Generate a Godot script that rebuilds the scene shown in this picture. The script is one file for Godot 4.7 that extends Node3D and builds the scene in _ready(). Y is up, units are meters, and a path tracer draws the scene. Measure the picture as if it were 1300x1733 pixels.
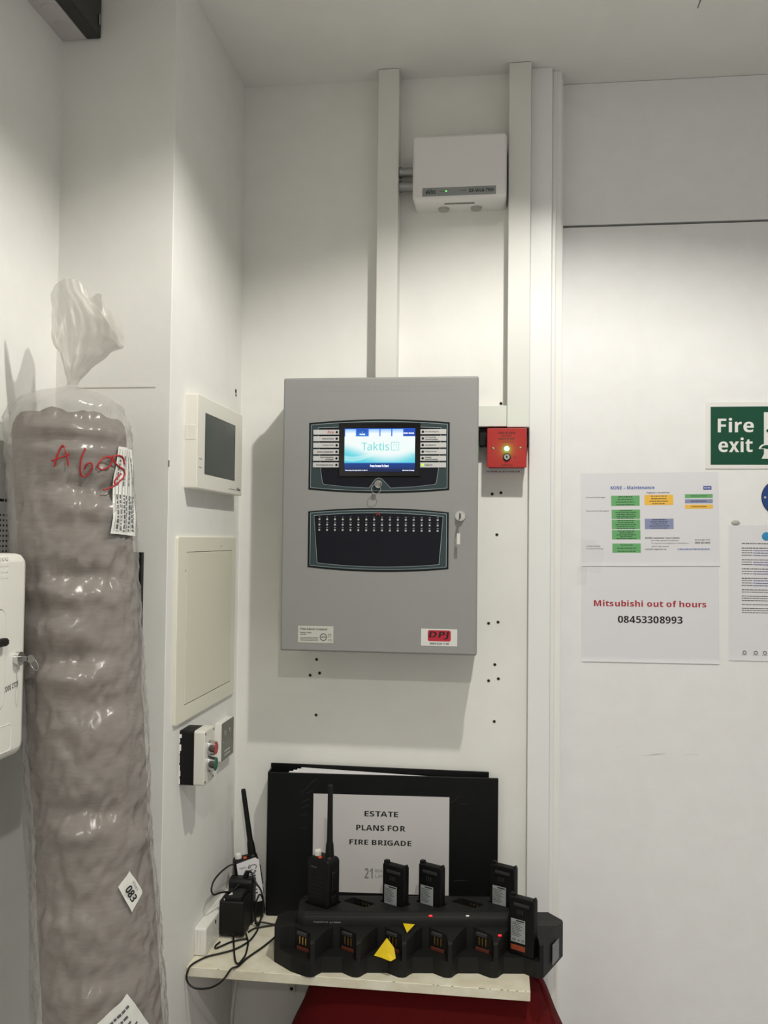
extends Node3D
# A security room corner: fire alarm panel, trunking, door with notices, shelf with radio charger.
# Units are metres; x runs along the back wall from the corner, y up, z out of the back wall.

const CEIL := 2.547
const SHELF := 0.673
var taken := {}
var mats := {}

# ------------------------------------------------------------------ geometry builder
class Geo:
	var st := SurfaceTool.new()
	var t := Transform3D()
	func _init() -> void:
		st.begin(Mesh.PRIMITIVE_TRIANGLES)
		flat()
	func flat() -> void:
		st.set_smooth_group(-1)
	func smooth(n := 0) -> void:
		st.set_smooth_group(n)
	func tri(a: Vector3, b: Vector3, c: Vector3) -> void:   # counter-clockwise seen from outside
		st.add_vertex(t * a)
		st.add_vertex(t * c)
		st.add_vertex(t * b)
	func quad(a: Vector3, b: Vector3, c: Vector3, d: Vector3) -> void:
		tri(a, b, c)
		tri(a, c, d)
	func out_tri(a: Vector3, b: Vector3, c: Vector3, o: Vector3) -> void:
		if (b - a).cross(c - a).dot((a + b + c) / 3.0 - o) < 0.0:
			tri(a, c, b)
		else:
			tri(a, b, c)
	func out_quad(a: Vector3, b: Vector3, c: Vector3, d: Vector3, o: Vector3) -> void:
		out_tri(a, b, c, o)
		out_tri(a, c, d, o)
	func box(lo: Vector3, hi: Vector3) -> void:
		cbox(lo, hi, 0.0)
	func cbox(lo: Vector3, hi: Vector3, r: float) -> void:   # box with chamfered edges
		var o := (lo + hi) / 2.0
		var h := (hi - lo) / 2.0
		var f := func(s: Vector3, axis: int) -> Vector3:
			var v := Vector3.ZERO
			for k in 3:
				v[k] = s[k] * (h[k] - (0.0 if k == axis else r))
			return o + v
		for axis in 3:
			var b := (axis + 1) % 3
			var c := (axis + 2) % 3
			for s in [-1.0, 1.0]:
				var q := []
				for w in [[-1, -1], [1, -1], [1, 1], [-1, 1]]:
					var e := Vector3.ZERO
					e[axis] = s
					e[b] = w[0]
					e[c] = w[1]
					q.append(f.call(e, axis))
				out_quad(q[0], q[1], q[2], q[3], o)
		if r <= 0.0:
			return
		for axis in 3:
			var b := (axis + 1) % 3
			var c := (axis + 2) % 3
			for w in [[-1, -1], [1, -1], [1, 1], [-1, 1]]:
				var e0 := Vector3.ZERO
				e0[axis] = -1
				e0[b] = w[0]
				e0[c] = w[1]
				var e1 := e0
				e1[axis] = 1
				out_quad(f.call(e0, b), f.call(e1, b), f.call(e1, c), f.call(e0, c), o)
		for x in [-1.0, 1.0]:
			for y in [-1.0, 1.0]:
				for z in [-1.0, 1.0]:
					var e := Vector3(x, y, z)
					out_tri(f.call(e, 0), f.call(e, 1), f.call(e, 2), o)
	static func ccw(p: PackedVector2Array) -> PackedVector2Array:
		var a := 0.0
		for i in p.size():
			a += p[i].cross(p[(i + 1) % p.size()])
		if a < 0.0:
			p.reverse()
		return p
	func cap(p: PackedVector2Array, z: float, up: bool) -> void:
		var ix := Geometry2D.triangulate_polygon(p)
		for i in range(0, ix.size(), 3):
			var a := p[ix[i]]
			var b := p[ix[i + 1]]
			var c := p[ix[i + 2]]
			if ((b - a).cross(c - a) > 0.0) != up:
				var k := b
				b = c
				c = k
			tri(Vector3(a.x, a.y, z), Vector3(b.x, b.y, z), Vector3(c.x, c.y, z))
	func prism(p: PackedVector2Array, z0: float, z1: float) -> void:
		p = ccw(p)
		cap(p, z0, false)
		cap(p, z1, true)
		for i in p.size():
			var a := p[i]
			var b := p[(i + 1) % p.size()]
			quad(Vector3(a.x, a.y, z0), Vector3(b.x, b.y, z0), Vector3(b.x, b.y, z1), Vector3(a.x, a.y, z1))
	static func rrect(x0: float, y0: float, x1: float, y1: float, r: float, n := 5) -> PackedVector2Array:
		var p := PackedVector2Array()
		for k in 4:
			var cx := x1 - r if k == 0 or k == 3 else x0 + r
			var cy := y1 - r if k < 2 else y0 + r
			for i in n + 1:
				var a := (k + float(i) / n) * PI / 2.0
				p.append(Vector2(cx + r * cos(a), cy + r * sin(a)))
		return p
	func plate(x0: float, y0: float, x1: float, y1: float, r: float, z0: float, z1: float, bev: float, n := 5) -> void:   # rounded slab with a softened front edge
		var steps := 3
		var loops := [[rrect(x0, y0, x1, y1, r, n), z0]]
		for k in steps + 1:
			var a := float(k) / steps * PI / 2.0
			var ins := bev * (1.0 - cos(a))
			loops.append([rrect(x0 + ins, y0 + ins, x1 - ins, y1 - ins, maxf(r - ins, 0.0002), n), z1 - bev + bev * sin(a)])
		flat()
		cap(loops[0][0], z0, false)
		cap(loops[-1][0], z1, true)
		smooth(1)
		for k in loops.size() - 1:
			var p: PackedVector2Array = loops[k][0]
			var q: PackedVector2Array = loops[k + 1][0]
			for i in p.size():
				var j := (i + 1) % p.size()
				quad(Vector3(p[i].x, p[i].y, loops[k][1]), Vector3(p[j].x, p[j].y, loops[k][1]), Vector3(q[j].x, q[j].y, loops[k + 1][1]), Vector3(q[i].x, q[i].y, loops[k + 1][1]))
		flat()
	func lathe(prof: Array, n := 24, c := Vector3.ZERO) -> void:   # [radius, height] round the y axis
		smooth(2)
		for k in prof.size() - 1:
			for i in n:
				var a := TAU * i / n
				var b := TAU * (i + 1) / n
				var p0 := c + Vector3(prof[k][0] * sin(a), prof[k][1], prof[k][0] * cos(a))
				var p1 := c + Vector3(prof[k][0] * sin(b), prof[k][1], prof[k][0] * cos(b))
				var q0 := c + Vector3(prof[k + 1][0] * sin(a), prof[k + 1][1], prof[k + 1][0] * cos(a))
				var q1 := c + Vector3(prof[k + 1][0] * sin(b), prof[k + 1][1], prof[k + 1][0] * cos(b))
				if prof[k][0] > 1e-6:
					tri(p0, p1, q1)
				if prof[k + 1][0] > 1e-6:
					tri(p0, q1, q0)
		flat()
	func cyl(a: Vector3, b: Vector3, r0: float, r1: float, n := 16) -> void:   # capped cylinder
		var d := (b - a).normalized()
		var u := d.cross(Vector3.UP if absf(d.y) < 0.9 else Vector3.RIGHT).normalized()
		var v := d.cross(u)
		for i in n:
			var e := u * cos(TAU * i / n) + v * sin(TAU * i / n)
			var f := u * cos(TAU * (i + 1) / n) + v * sin(TAU * (i + 1) / n)
			smooth(3)
			quad(a + e * r0, a + f * r0, b + f * r1, b + e * r1)
			flat()
			tri(b, b + e * r1, b + f * r1)
			tri(a, a + f * r0, a + e * r0)
	func tube(pts: Array, r: float, n := 8, closed := false) -> void:
		smooth(4)
		var m := pts.size()
		var rings := []
		var u := Vector3.ZERO
		for i in m:
			var p: Vector3 = pts[i]
			var q: Vector3 = pts[(i + 1) % m] if closed or i < m - 1 else pts[i]
			var o: Vector3 = pts[(i - 1 + m) % m] if closed or i > 0 else pts[i]
			var d := (q - o).normalized()
			if u == Vector3.ZERO:
				u = d.cross(Vector3.UP if absf(d.y) < 0.9 else Vector3.RIGHT).normalized()
			u = (u - d * u.dot(d)).normalized()
			var v := d.cross(u)
			var ring := []
			for k in n:
				ring.append(p + (u * cos(TAU * k / n) + v * sin(TAU * k / n)) * r)
			rings.append(ring)
		for i in (m if closed else m - 1):
			for k in n:
				var l := (k + 1) % n
				quad(rings[i][k], rings[i][l], rings[(i + 1) % m][l], rings[(i + 1) % m][k])
		flat()
		if not closed:
			for k in n:
				tri(pts[0], rings[0][(k + 1) % n], rings[0][k])
				tri(pts[m - 1], rings[m - 1][k], rings[m - 1][(k + 1) % n])
	func ring(c: Vector3, axis: Vector3, big: float, r: float, n := 28, m := 8) -> void:
		var u := axis.cross(Vector3.UP if absf(axis.y) < 0.9 else Vector3.RIGHT).normalized()
		var v := axis.normalized().cross(u)
		var p := []
		for i in n:
			p.append(c + (u * cos(TAU * i / n) + v * sin(TAU * i / n)) * big)
		tube(p, r, m, true)
	func print_lines(rng: RandomNumberGenerator, x0: float, x1: float, y: float, h: float, z: float) -> void:   # a line of print too small to read
		var x := x0
		while x < x1 - h * 0.6:
			var w := minf(h * rng.randf_range(0.8, 2.8), x1 - x)
			box(Vector3(x, y - h * 0.32, z), Vector3(x + w, y + h * 0.32, z + 0.00015))
			x += w + h * 0.42
	func mesh() -> ArrayMesh:
		st.generate_normals()
		return st.commit()

# ------------------------------------------------------------------ scene helpers
func numbered(called: String) -> String:
	if not taken.has(called):
		taken[called] = 0
		return called
	taken[called] += 1
	return "%s_%03d" % [called, taken[called]]

func tag(o: Node, label: String, category: String, group := "", kind := "") -> void:
	o.set_meta("label", label)
	if category:
		o.set_meta("category", category)
	if group:
		o.set_meta("group", group)
	if kind:
		o.set_meta("kind", kind)

func thing(called: String, label: String, category: String, at := Vector3.ZERO, turn := 0.0, group := "") -> Node3D:
	var o := Node3D.new()
	o.name = numbered(called)
	add_child(o)
	o.position = at
	o.rotation_degrees.y = turn
	tag(o, label, category, group)
	return o

func part(called: String, g: Geo, m: Material, parent: Node3D, label := "") -> MeshInstance3D:
	return part_mesh(called, g.mesh(), m, parent, label)

func part_mesh(called: String, me: Mesh, m: Material, parent: Node3D, label := "") -> MeshInstance3D:
	var o := MeshInstance3D.new()
	o.name = called
	o.mesh = me
	o.material_override = m
	parent.add_child(o, true)
	if label:
		o.set_meta("label", label)
	return o

func struct(called: String, g: Geo, m: Material, label: String) -> MeshInstance3D:
	var o := part(numbered(called), g, m, self)
	o.set_meta("kind", "structure")
	o.set_meta("label", label)
	return o

func mat(called: String, c: Color, rough := 0.6, metal := 0.0, spec := 0.5) -> StandardMaterial3D:
	if mats.has(called):
		return mats[called]
	var m := StandardMaterial3D.new()
	m.resource_name = called
	m.albedo_color = c
	m.roughness = rough
	m.metallic = metal
	m.metallic_specular = spec
	mats[called] = m
	return m

func noise_tex(freq: float, seed_: int, lo: Color, hi: Color, oct := 4, size := 512, kind := FastNoiseLite.TYPE_SIMPLEX_SMOOTH) -> NoiseTexture2D:
	var n := FastNoiseLite.new()
	n.seed = seed_
	n.noise_type = kind
	n.frequency = freq
	n.fractal_octaves = oct
	var x := NoiseTexture2D.new()
	x.width = size
	x.height = size
	x.seamless = true
	x.noise = n
	var r := Gradient.new()
	r.set_color(0, lo)
	r.set_color(1, hi)
	x.color_ramp = r
	return x

func grain(m: StandardMaterial3D, tone: Texture2D, relief: Texture2D, tiles: float, depth: float) -> StandardMaterial3D:
	m.uv1_triplanar = true
	m.uv1_world_triplanar = true
	m.uv1_scale = Vector3.ONE * tiles
	if tone:
		m.albedo_texture = tone
	if relief:
		m.heightmap_enabled = true
		m.heightmap_texture = relief
		m.heightmap_scale = depth
	return m

func glow(called: String, c: Color, e: float) -> StandardMaterial3D:
	var m := mat(called, c, 0.4)
	m.emission_enabled = true
	m.emission = c
	m.emission_energy_multiplier = e
	return m

var font_plain := SystemFont.new()
var font_bold := SystemFont.new()

# Lettering: each item is [text, x0, y0, x1, y1, bold]; the glyphs fill that rectangle of the frame.
func letters(parent: Node3D, m: Material, frame: Transform3D, items: Array, called := "lettering") -> MeshInstance3D:
	var st := SurfaceTool.new()
	st.begin(Mesh.PRIMITIVE_TRIANGLES)
	for it in items:
		var tm := TextMesh.new()
		tm.font = font_bold if it.size() > 5 and it[5] else font_plain
		tm.text = it[0]
		tm.font_size = 24
		tm.pixel_size = 0.01
		tm.depth = 0.02
		tm.curve_step = 1.5
		var bb := tm.get_aabb()
		var s := Vector3((it[3] - it[1]) / bb.size.x, (it[4] - it[2]) / bb.size.y, 0.01)
		var tr := Transform3D(Basis.from_scale(s), Vector3(it[1] - bb.position.x * s.x, it[2] - bb.position.y * s.y, 0.0001))
		st.append_from(tm, 0, frame * tr)
	return part_mesh(called, st.commit(), m, parent)

func at(x: float, y: float, z: float) -> Transform3D:
	return Transform3D(Basis(), Vector3(x, y, z))

func facing_right(o: Vector3) -> Transform3D:   # a frame on a wall that faces +x: its x runs towards -z
	return Transform3D(Basis(Vector3(0, 0, -1), Vector3(0, 1, 0), Vector3(1, 0, 0)), o)

func upright(o := Vector3.ZERO) -> Transform3D:   # plan polygons (x, depth) raised along y
	return Transform3D(Basis(Vector3(1, 0, 0), Vector3(0, 0, -1), Vector3(0, 1, 0)), o)

func mm(list: Array) -> PackedVector2Array:
	var p := PackedVector2Array()
	for v in list:
		p.append(Vector2(v[0], v[1]) / 1000.0)
	return p

func spline(pts: Array, per := 8) -> Array:
	var c := []
	for i in pts.size() - 1:
		var a: Vector3 = pts[maxi(i - 1, 0)]
		var b: Vector3 = pts[i]
		var d: Vector3 = pts[i + 1]
		var e: Vector3 = pts[mini(i + 2, pts.size() - 1)]
		for k in per:
			c.append(b.cubic_interpolate(d, a, e, float(k) / per))
	c.append(pts[-1])
	return c

# ------------------------------------------------------------------ the scene
func _ready() -> void:
	# camera
	var cam := Camera3D.new()
	cam.name = "camera"
	cam.fov = rad_to_deg(2.0 * atan(866.5 / 1520.0))
	cam.position = Vector3(0.587, 1.5, 2.005)
	cam.rotation_degrees = Vector3(1.72, 7.15, 0.613)
	cam.near = 0.05
	add_child(cam)
	# surroundings: a closed room, so no sky
	var we := WorldEnvironment.new()
	we.name = "environment"
	var env := Environment.new()
	env.background_mode = Environment.BG_COLOR
	env.background_color = Color.BLACK
	env.tonemap_mode = Environment.TONE_MAPPER_LINEAR
	env.tonemap_exposure = 1.0
	env.sdfgi_enabled = true
	env.ssao_enabled = true
	env.ssil_enabled = true
	we.environment = env
	add_child(we)
	# the row of recessed downlights in the ceiling
	font_plain.font_names = PackedStringArray(["Droid Sans"])
	font_bold.font_names = PackedStringArray(["Droid Sans"])
	font_bold.font_weight = 700
	for z in [0.9, 2.37, 3.84]:
		downlight(Vector3(0.765, CEIL, z), 1.37)
	materials()
	room()
	door_and_trim()
	trunking()
	alarm_panel()
	transmitter()
	key_switch()
	left_wall_things()
	phone_box()
	wrapped_roll()
	notices()
	shelf_and_below()
	folder()
	charger()
	power_and_cables()

var LIGHT_COLOR := Color(1.0, 0.987, 0.948)

func downlight(p: Vector3, energy: float) -> void:
	var w := {0.9: "nearest the back wall", 2.37: "above the middle of the room", 3.84: "nearest the rear wall"}
	var t := thing("recessed_downlight", "round recessed ceiling downlight " + w[snappedf(p.z, 0.01)], "light", p, 0.0, "recessed ceiling downlights")
	var g := Geo.new()
	g.lathe([[0.165, -0.0005], [0.165, -0.006], [0.150, -0.009], [0.1405, -0.004], [0.1402, 0.0]], 48)
	part("trim_ring", g, mat("white_metal", Color(0.9, 0.9, 0.88), 0.4), t)
	g = Geo.new()
	g.lathe([[0.1402, 0.0], [0.1402, 0.1], [0.12, 0.118], [0.0, 0.118], [0.0, 0.121], [0.143, 0.121], [0.143, 0.0]], 48)
	part("reflector", g, mat("dark_baffle", Color(0.17, 0.17, 0.17), 0.75), t)
	g = Geo.new()
	g.lathe([[0.0, 0.052], [0.014, 0.055], [0.0215, 0.064], [0.024, 0.075], [0.021, 0.09], [0.012, 0.1], [0.012, 0.118]], 24)
	part("bulb", g, glow("lamp_glow", LIGHT_COLOR, 6.0), t)
	var l := SpotLight3D.new()
	l.name = "lamp"
	l.light_color = LIGHT_COLOR
	l.light_energy = energy
	l.light_size = 0.022
	l.spot_angle = 82.0
	l.spot_angle_attenuation = 0.05
	l.spot_range = 12.0
	l.spot_attenuation = 2.0
	l.shadow_enabled = true
	l.position = Vector3(0, 0.075, 0)
	l.rotation_degrees.x = -90.0
	t.add_child(l)

func materials() -> void:
	var bump := noise_tex(0.02, 5, Color.BLACK, Color.WHITE, 5)
	var tone := noise_tex(0.006, 9, Color(0.985, 0.983, 0.98), Color(1, 1, 1), 4)
	grain(mat("wall_paint", Color(0.93, 0.928, 0.914), 0.62), tone, bump, 3.0, 0.02)
	grain(mat("ceiling_paint", Color(0.925, 0.922, 0.91), 0.8), tone, bump, 2.0, 0.02)
	grain(mat("gloss_paint", Color(0.92, 0.92, 0.92), 0.3), null, bump, 5.0, 0.012)
	grain(mat("door_paint", Color(0.93, 0.93, 0.935), 0.4), tone, bump, 4.0, 0.012)
	grain(mat("carpet", Color(0.74, 0.735, 0.73), 0.95), noise_tex(0.06, 3, Color(0.85, 0.85, 0.85), Color.WHITE), bump, 8.0, 0.1)
	grain(mat("panel_paint", Color(0.575, 0.577, 0.572), 0.5), null, noise_tex(0.09, 21, Color.BLACK, Color.WHITE, 3), 14.0, 0.01)
	mat("pvc", Color(0.875, 0.872, 0.855), 0.42)
	mat("white_plastic", Color(0.9, 0.895, 0.87), 0.35)
	mat("black_plastic", Color(0.06, 0.062, 0.06), 0.5, 0.0, 0.4)
	mat("dark_plastic", Color(0.035, 0.035, 0.035), 0.5, 0.0, 0.4)
	mat("charger_plastic", Color(0.075, 0.076, 0.072), 0.6, 0.0, 0.4)
	grain(mat("charger_plastic", Color.BLACK), null, noise_tex(0.12, 31, Color.BLACK, Color.WHITE, 2), 20.0, 0.008)
	mat("chrome", Color(0.82, 0.82, 0.82), 0.14, 1.0)
	mat("steel", Color(0.6, 0.6, 0.6), 0.35, 1.0)
	mat("brass", Color(0.85, 0.68, 0.38), 0.3, 1.0)
	mat("paper", Color(0.885, 0.88, 0.89), 0.7)
	mat("ink", Color(0.06, 0.06, 0.07), 0.7)
	mat("grey_ink", Color(0.36, 0.36, 0.38), 0.7)
	mat("hole_shade_black", Color(0.03, 0.03, 0.03), 0.9)  # black painted in for the shade inside small holes
	mat("cable", Color(0.05, 0.05, 0.05), 0.45)

# ------------------------------------------------------------------ room shell
func room() -> void:
	var wall: Material = mats.wall_paint
	var g := Geo.new()
	g.box(Vector3(-0.42, -0.1, -0.2), Vector3(2.15, 0.0, 5.0))
	struct("floor", g, mats.carpet, "light grey carpet floor")
	# ceiling with round openings for the downlights
	var c := CSGCombiner3D.new()
	c.name = "ceiling"
	var slab := CSGBox3D.new()
	slab.name = "slab"
	slab.size = Vector3(2.57, 0.2, 5.2)
	slab.position = Vector3(0.865, CEIL + 0.1, 2.4)
	slab.material = mats.ceiling_paint
	c.add_child(slab)
	for z in [0.9, 2.37, 3.84]:
		var hole := CSGCylinder3D.new()
		hole.name = "opening"
		hole.operation = CSGShape3D.OPERATION_SUBTRACTION
		hole.radius = 0.1435
		hole.height = 0.5
		hole.sides = 48
		hole.position = Vector3(0.765, CEIL, z)
		hole.material = mats.ceiling_paint
		c.add_child(hole, true)
	for q in [[0.97, 0.212, 0.9725, 0.762], [0.97, 0.212, 1.52, 0.2132], [1.5175, 0.212, 1.52, 0.762], [0.97, 0.7595, 1.52, 0.762]]:
		var joint := CSGBox3D.new()   # open joint round the hatch
		joint.name = "joint"
		joint.operation = CSGShape3D.OPERATION_SUBTRACTION
		joint.size = Vector3(q[2] - q[0], 0.06, q[3] - q[1])
		joint.position = Vector3((q[0] + q[2]) / 2.0, CEIL, (q[1] + q[3]) / 2.0)
		joint.material = mats.ceiling_paint
		c.add_child(joint, true)
	add_child(c)
	c.set_meta("kind", "structure")
	c.set_meta("label", "flat white painted ceiling")
	# back wall up to the door frame
	g = Geo.new()
	g.box(Vector3(-0.0, 0.0, -0.2), Vector3(0.725, CEIL, 0.0))
	var back := struct("wall_back", g, wall, "white painted back wall carrying the alarm panel")
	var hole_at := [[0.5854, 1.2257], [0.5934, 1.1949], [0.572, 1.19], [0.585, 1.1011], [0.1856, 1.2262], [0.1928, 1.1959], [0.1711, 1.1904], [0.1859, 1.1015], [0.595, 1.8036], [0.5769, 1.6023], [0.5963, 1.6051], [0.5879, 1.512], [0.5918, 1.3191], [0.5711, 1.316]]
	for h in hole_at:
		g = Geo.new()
		g.cyl(Vector3(h[0], h[1], 0.0), Vector3(h[0], h[1], 0.0006), 0.0027, 0.0025, 12)  # solid disc on the wall, hole's inner darkness given by its colour
		part("screw_hole_disc", g, mats.hole_shade_black, back)
		g = Geo.new()
		g.ring(Vector3(h[0], h[1], 0.0002), Vector3(0, 0, 1), 0.0032, 0.0006, 14, 5)
		part("wall_plug", g, mat("plug_rim", Color(0.62, 0.58, 0.5), 0.8), back)
	# the pier in the left corner: side face at x = 0, front face at z = 0.45
	g = Geo.new()
	g.cbox(Vector3(-0.42, 0.0, -0.2), Vector3(0.0, CEIL, 0.449), 0.001)
	var pier := struct("wall_pier", g, wall, "white painted pier in the left corner")
	g = Geo.new()
	g.cbox(Vector3(-0.178, 1.7695, 0.449), Vector3(-0.028, 1.7715, 0.4496), 0.0002)
	part("pencil_line", g, mat("pencil", Color(0.74, 0.72, 0.67), 0.9), pier, "thin grey line drawn on the plaster")
	g = Geo.new()
	g.cyl(Vector3(-0.0002, 1.8303, 0.0419), Vector3(0.0009, 1.8303, 0.0419), 0.0052, 0.0045, 9)
	g.cyl(Vector3(-0.0002, 1.8215, 0.0405), Vector3(0.0008, 1.8215, 0.0405), 0.0038, 0.0032, 8)
	part("broken_plug_hole", g, mats.hole_shade_black, pier)  # raised black discs, colour stands in for the hole's shade
	g = Geo.new()
	g.cbox(Vector3(-0.0014, 1.626, 0.4478), Vector3(0.0004, 1.638, 0.4494), 0.0003)
	part("edge_knock", g, mat("knock_grey", Color(0.45, 0.43, 0.38), 0.9), pier, "small dark knock on the plaster corner")
	g = Geo.new()
	g.box(Vector3(-0.42, 0.0, 0.449), Vector3(-0.219, CEIL, 4.8))
	struct("wall_left", g, wall, "white painted left wall")
	g = Geo.new()
	g.box(Vector3(-0.42, 0.0, 4.8), Vector3(2.15, CEIL, 5.0))
	struct("wall_front", g, wall, "white wall behind the camera")
	g = Geo.new()
	g.box(Vector3(1.95, 0.0, -0.2), Vector3(2.15, CEIL, 4.8))  # out of view; nearness and grey tone chosen to balance bounced light
	struct("wall_right", g, mat("bounce_grey", Color(0.82, 0.82, 0.835), 0.7), "unseen right wall, its pale grey invented to set the bounce light")
	g = Geo.new()
	g.box(Vector3(1.64, 0.0, -0.2), Vector3(1.95, CEIL, 0.0))
	struct("wall_back_right", g, wall, "white back wall right of the door")
	# ceiling hatch
	var t := thing("ceiling_hatch", "square flush access hatch in the white ceiling above the door", "hatch", Vector3(0.97, CEIL, 0.212))
	g = Geo.new()
	g.box(Vector3(0.0025, -0.0012, 0.0012), Vector3(0.5475, 0.0, 0.5475))
	part("hatch_panel", g, mats.ceiling_paint, t)
	# black cabinet high on the left wall
	t = thing("wall_cabinet", "black cabinet with grey underside mounted high on the left wall", "cabinet", Vector3(-0.219, 2.4178, 0.452))
	g = Geo.new()
	g.cbox(Vector3(0.0, 0.0, 0.0), Vector3(0.0476, 0.125, 0.5), 0.001)
	var body := part("body", g, mat("cabinet_grey", Color(0.76, 0.74, 0.74), 0.55), t)
	for k in 3:
		g = Geo.new()
		var arc := []
		for i in 11:
			var a := PI * (0.1 + 0.8 * i / 10.0)
			arc.append(Vector3(0.026 + 0.013 * cos(a), -0.0002, 0.05 + k * 0.052 + 0.012 * sin(a)))
		g.tube(arc, 0.0012, 6)
		part("knockout", g, mats.cabinet_grey, body)
	g = Geo.new()
	g.cbox(Vector3(0.0478, -0.0005, 0.0), Vector3(0.0752, 0.125, 0.5), 0.002)
	var d := part("door", g, mat("cabinet_black", Color(0.07, 0.07, 0.07), 0.35), t)
	g = Geo.new()
	g.cbox(Vector3(0.0752, 0.02, 0.008), Vector3(0.0775, 0.04, 0.013), 0.0006)
	part("latch", g, mats.steel, d)

func door_and_trim() -> void:
	var paint: Material = mats.gloss_paint
	# stepped frame: flat architrave, two beads, and the jamb behind them, mirrored on the far side
	var steps := [[0.6568, 0.7035, 0.0002, 0.02, 0.0012], [0.7036, 0.7138, -0.03, 0.0055, 0.002], [0.7139, 0.7228, -0.05, -0.008, 0.002], [0.7229, 0.731, -0.075, -0.03, 0.001]]
	var names := ["flat white architrave board at the left of the door", "narrow inner bead beside the architrave", "second rounded bead of the door frame", "door stop of the frame"]
	for k in 4:
		var s: Array = steps[k]
		var g := Geo.new()
		g.cbox(Vector3(s[0], 0.0, s[2]), Vector3(s[1], CEIL, s[3]), s[4])
		struct("trim_%d" % (k + 1), g, paint, names[k])
	var g := Geo.new()
	g.cbox(Vector3(1.634, 0.0, -0.075), Vector3(1.70, CEIL, 0.02), 0.0012)
	struct("trim_5", g, paint, "white door frame at the right of the door")
	g = Geo.new()
	g.box(Vector3(0.5, 0.0, -1.2), Vector3(1.9, CEIL, -1.1))
	struct("wall_passage", g, mats.wall_paint, "white wall of the unlit passage behind the door")
	g = Geo.new()
	g.cbox(Vector3(0.7312, 2.2198, -0.104), Vector3(1.6338, CEIL - 0.0005, -0.06), 0.001)
	struct("door_2", g, mats.door_paint, "fixed white panel over the door")
	g = Geo.new()
	g.cbox(Vector3(0.7312, 0.005, -0.104), Vector3(1.6338, 2.2146, -0.06), 0.001)
	var leaf := struct("door_1", g, mats.door_paint, "flush white door with paper notices")
	var scuff := mat("scuff", Color(0.83, 0.825, 0.815), 0.6)
	for s in [[0.9046, 1.0244, 0.9611, 1.0318, 0.0022], [0.925, 1.0275, 0.95, 1.0315, 0.0012], [0.998, 1.0312, 1.0316, 1.0325, 0.001], [0.851, 1.0411, 0.8607, 1.0417, 0.001]]:
		g = Geo.new()
		var a := Vector2(s[0], s[1])
		var b := Vector2(s[2], s[3])
		var n: Vector2 = (b - a).orthogonal().normalized() * s[4] / 2.0
		g.prism(PackedVector2Array([a, (a + b) / 2.0 - n * 0.6, b - n, b + n, (a + b) / 2.0 + n]), -0.06, -0.0598)
		part("scuff_mark", g, scuff, leaf)

func trunk(label: String, lo: Vector3, hi: Vector3, group := "white cable trunking on the back wall") -> void:
	var t := thing("cable_trunking", label, "trunking", lo, 0.0, group)
	var s := hi - lo
	var g := Geo.new()
	g.box(Vector3(0.0006, 0.0005, 0.0), Vector3(s.x - 0.0006, s.y - 0.0005, s.z - 0.007))
	part("base_channel", g, mats.pvc, t)
	g = Geo.new()
	g.cbox(Vector3(0.0, 0.0, s.z - 0.0085), Vector3(s.x, s.y, s.z), 0.0012)
	part("lid", g, mats.pvc, t)

func trunking() -> void:
	trunk("white cable trunking rising from the alarm panel to the ceiling", Vector3(0.319, 1.838, 0.0), Vector3(0.366, CEIL - 0.001, 0.052))
	trunk("tall white cable trunking ending above the red switch", Vector3(0.608, 1.7445, 0.0), Vector3(0.656, CEIL - 0.001, 0.05))
	trunk("short horizontal white trunking between alarm panel and tall trunking", Vector3(0.535, 1.7465, 0.0), Vector3(0.6077, 1.7925, 0.046))

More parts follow.
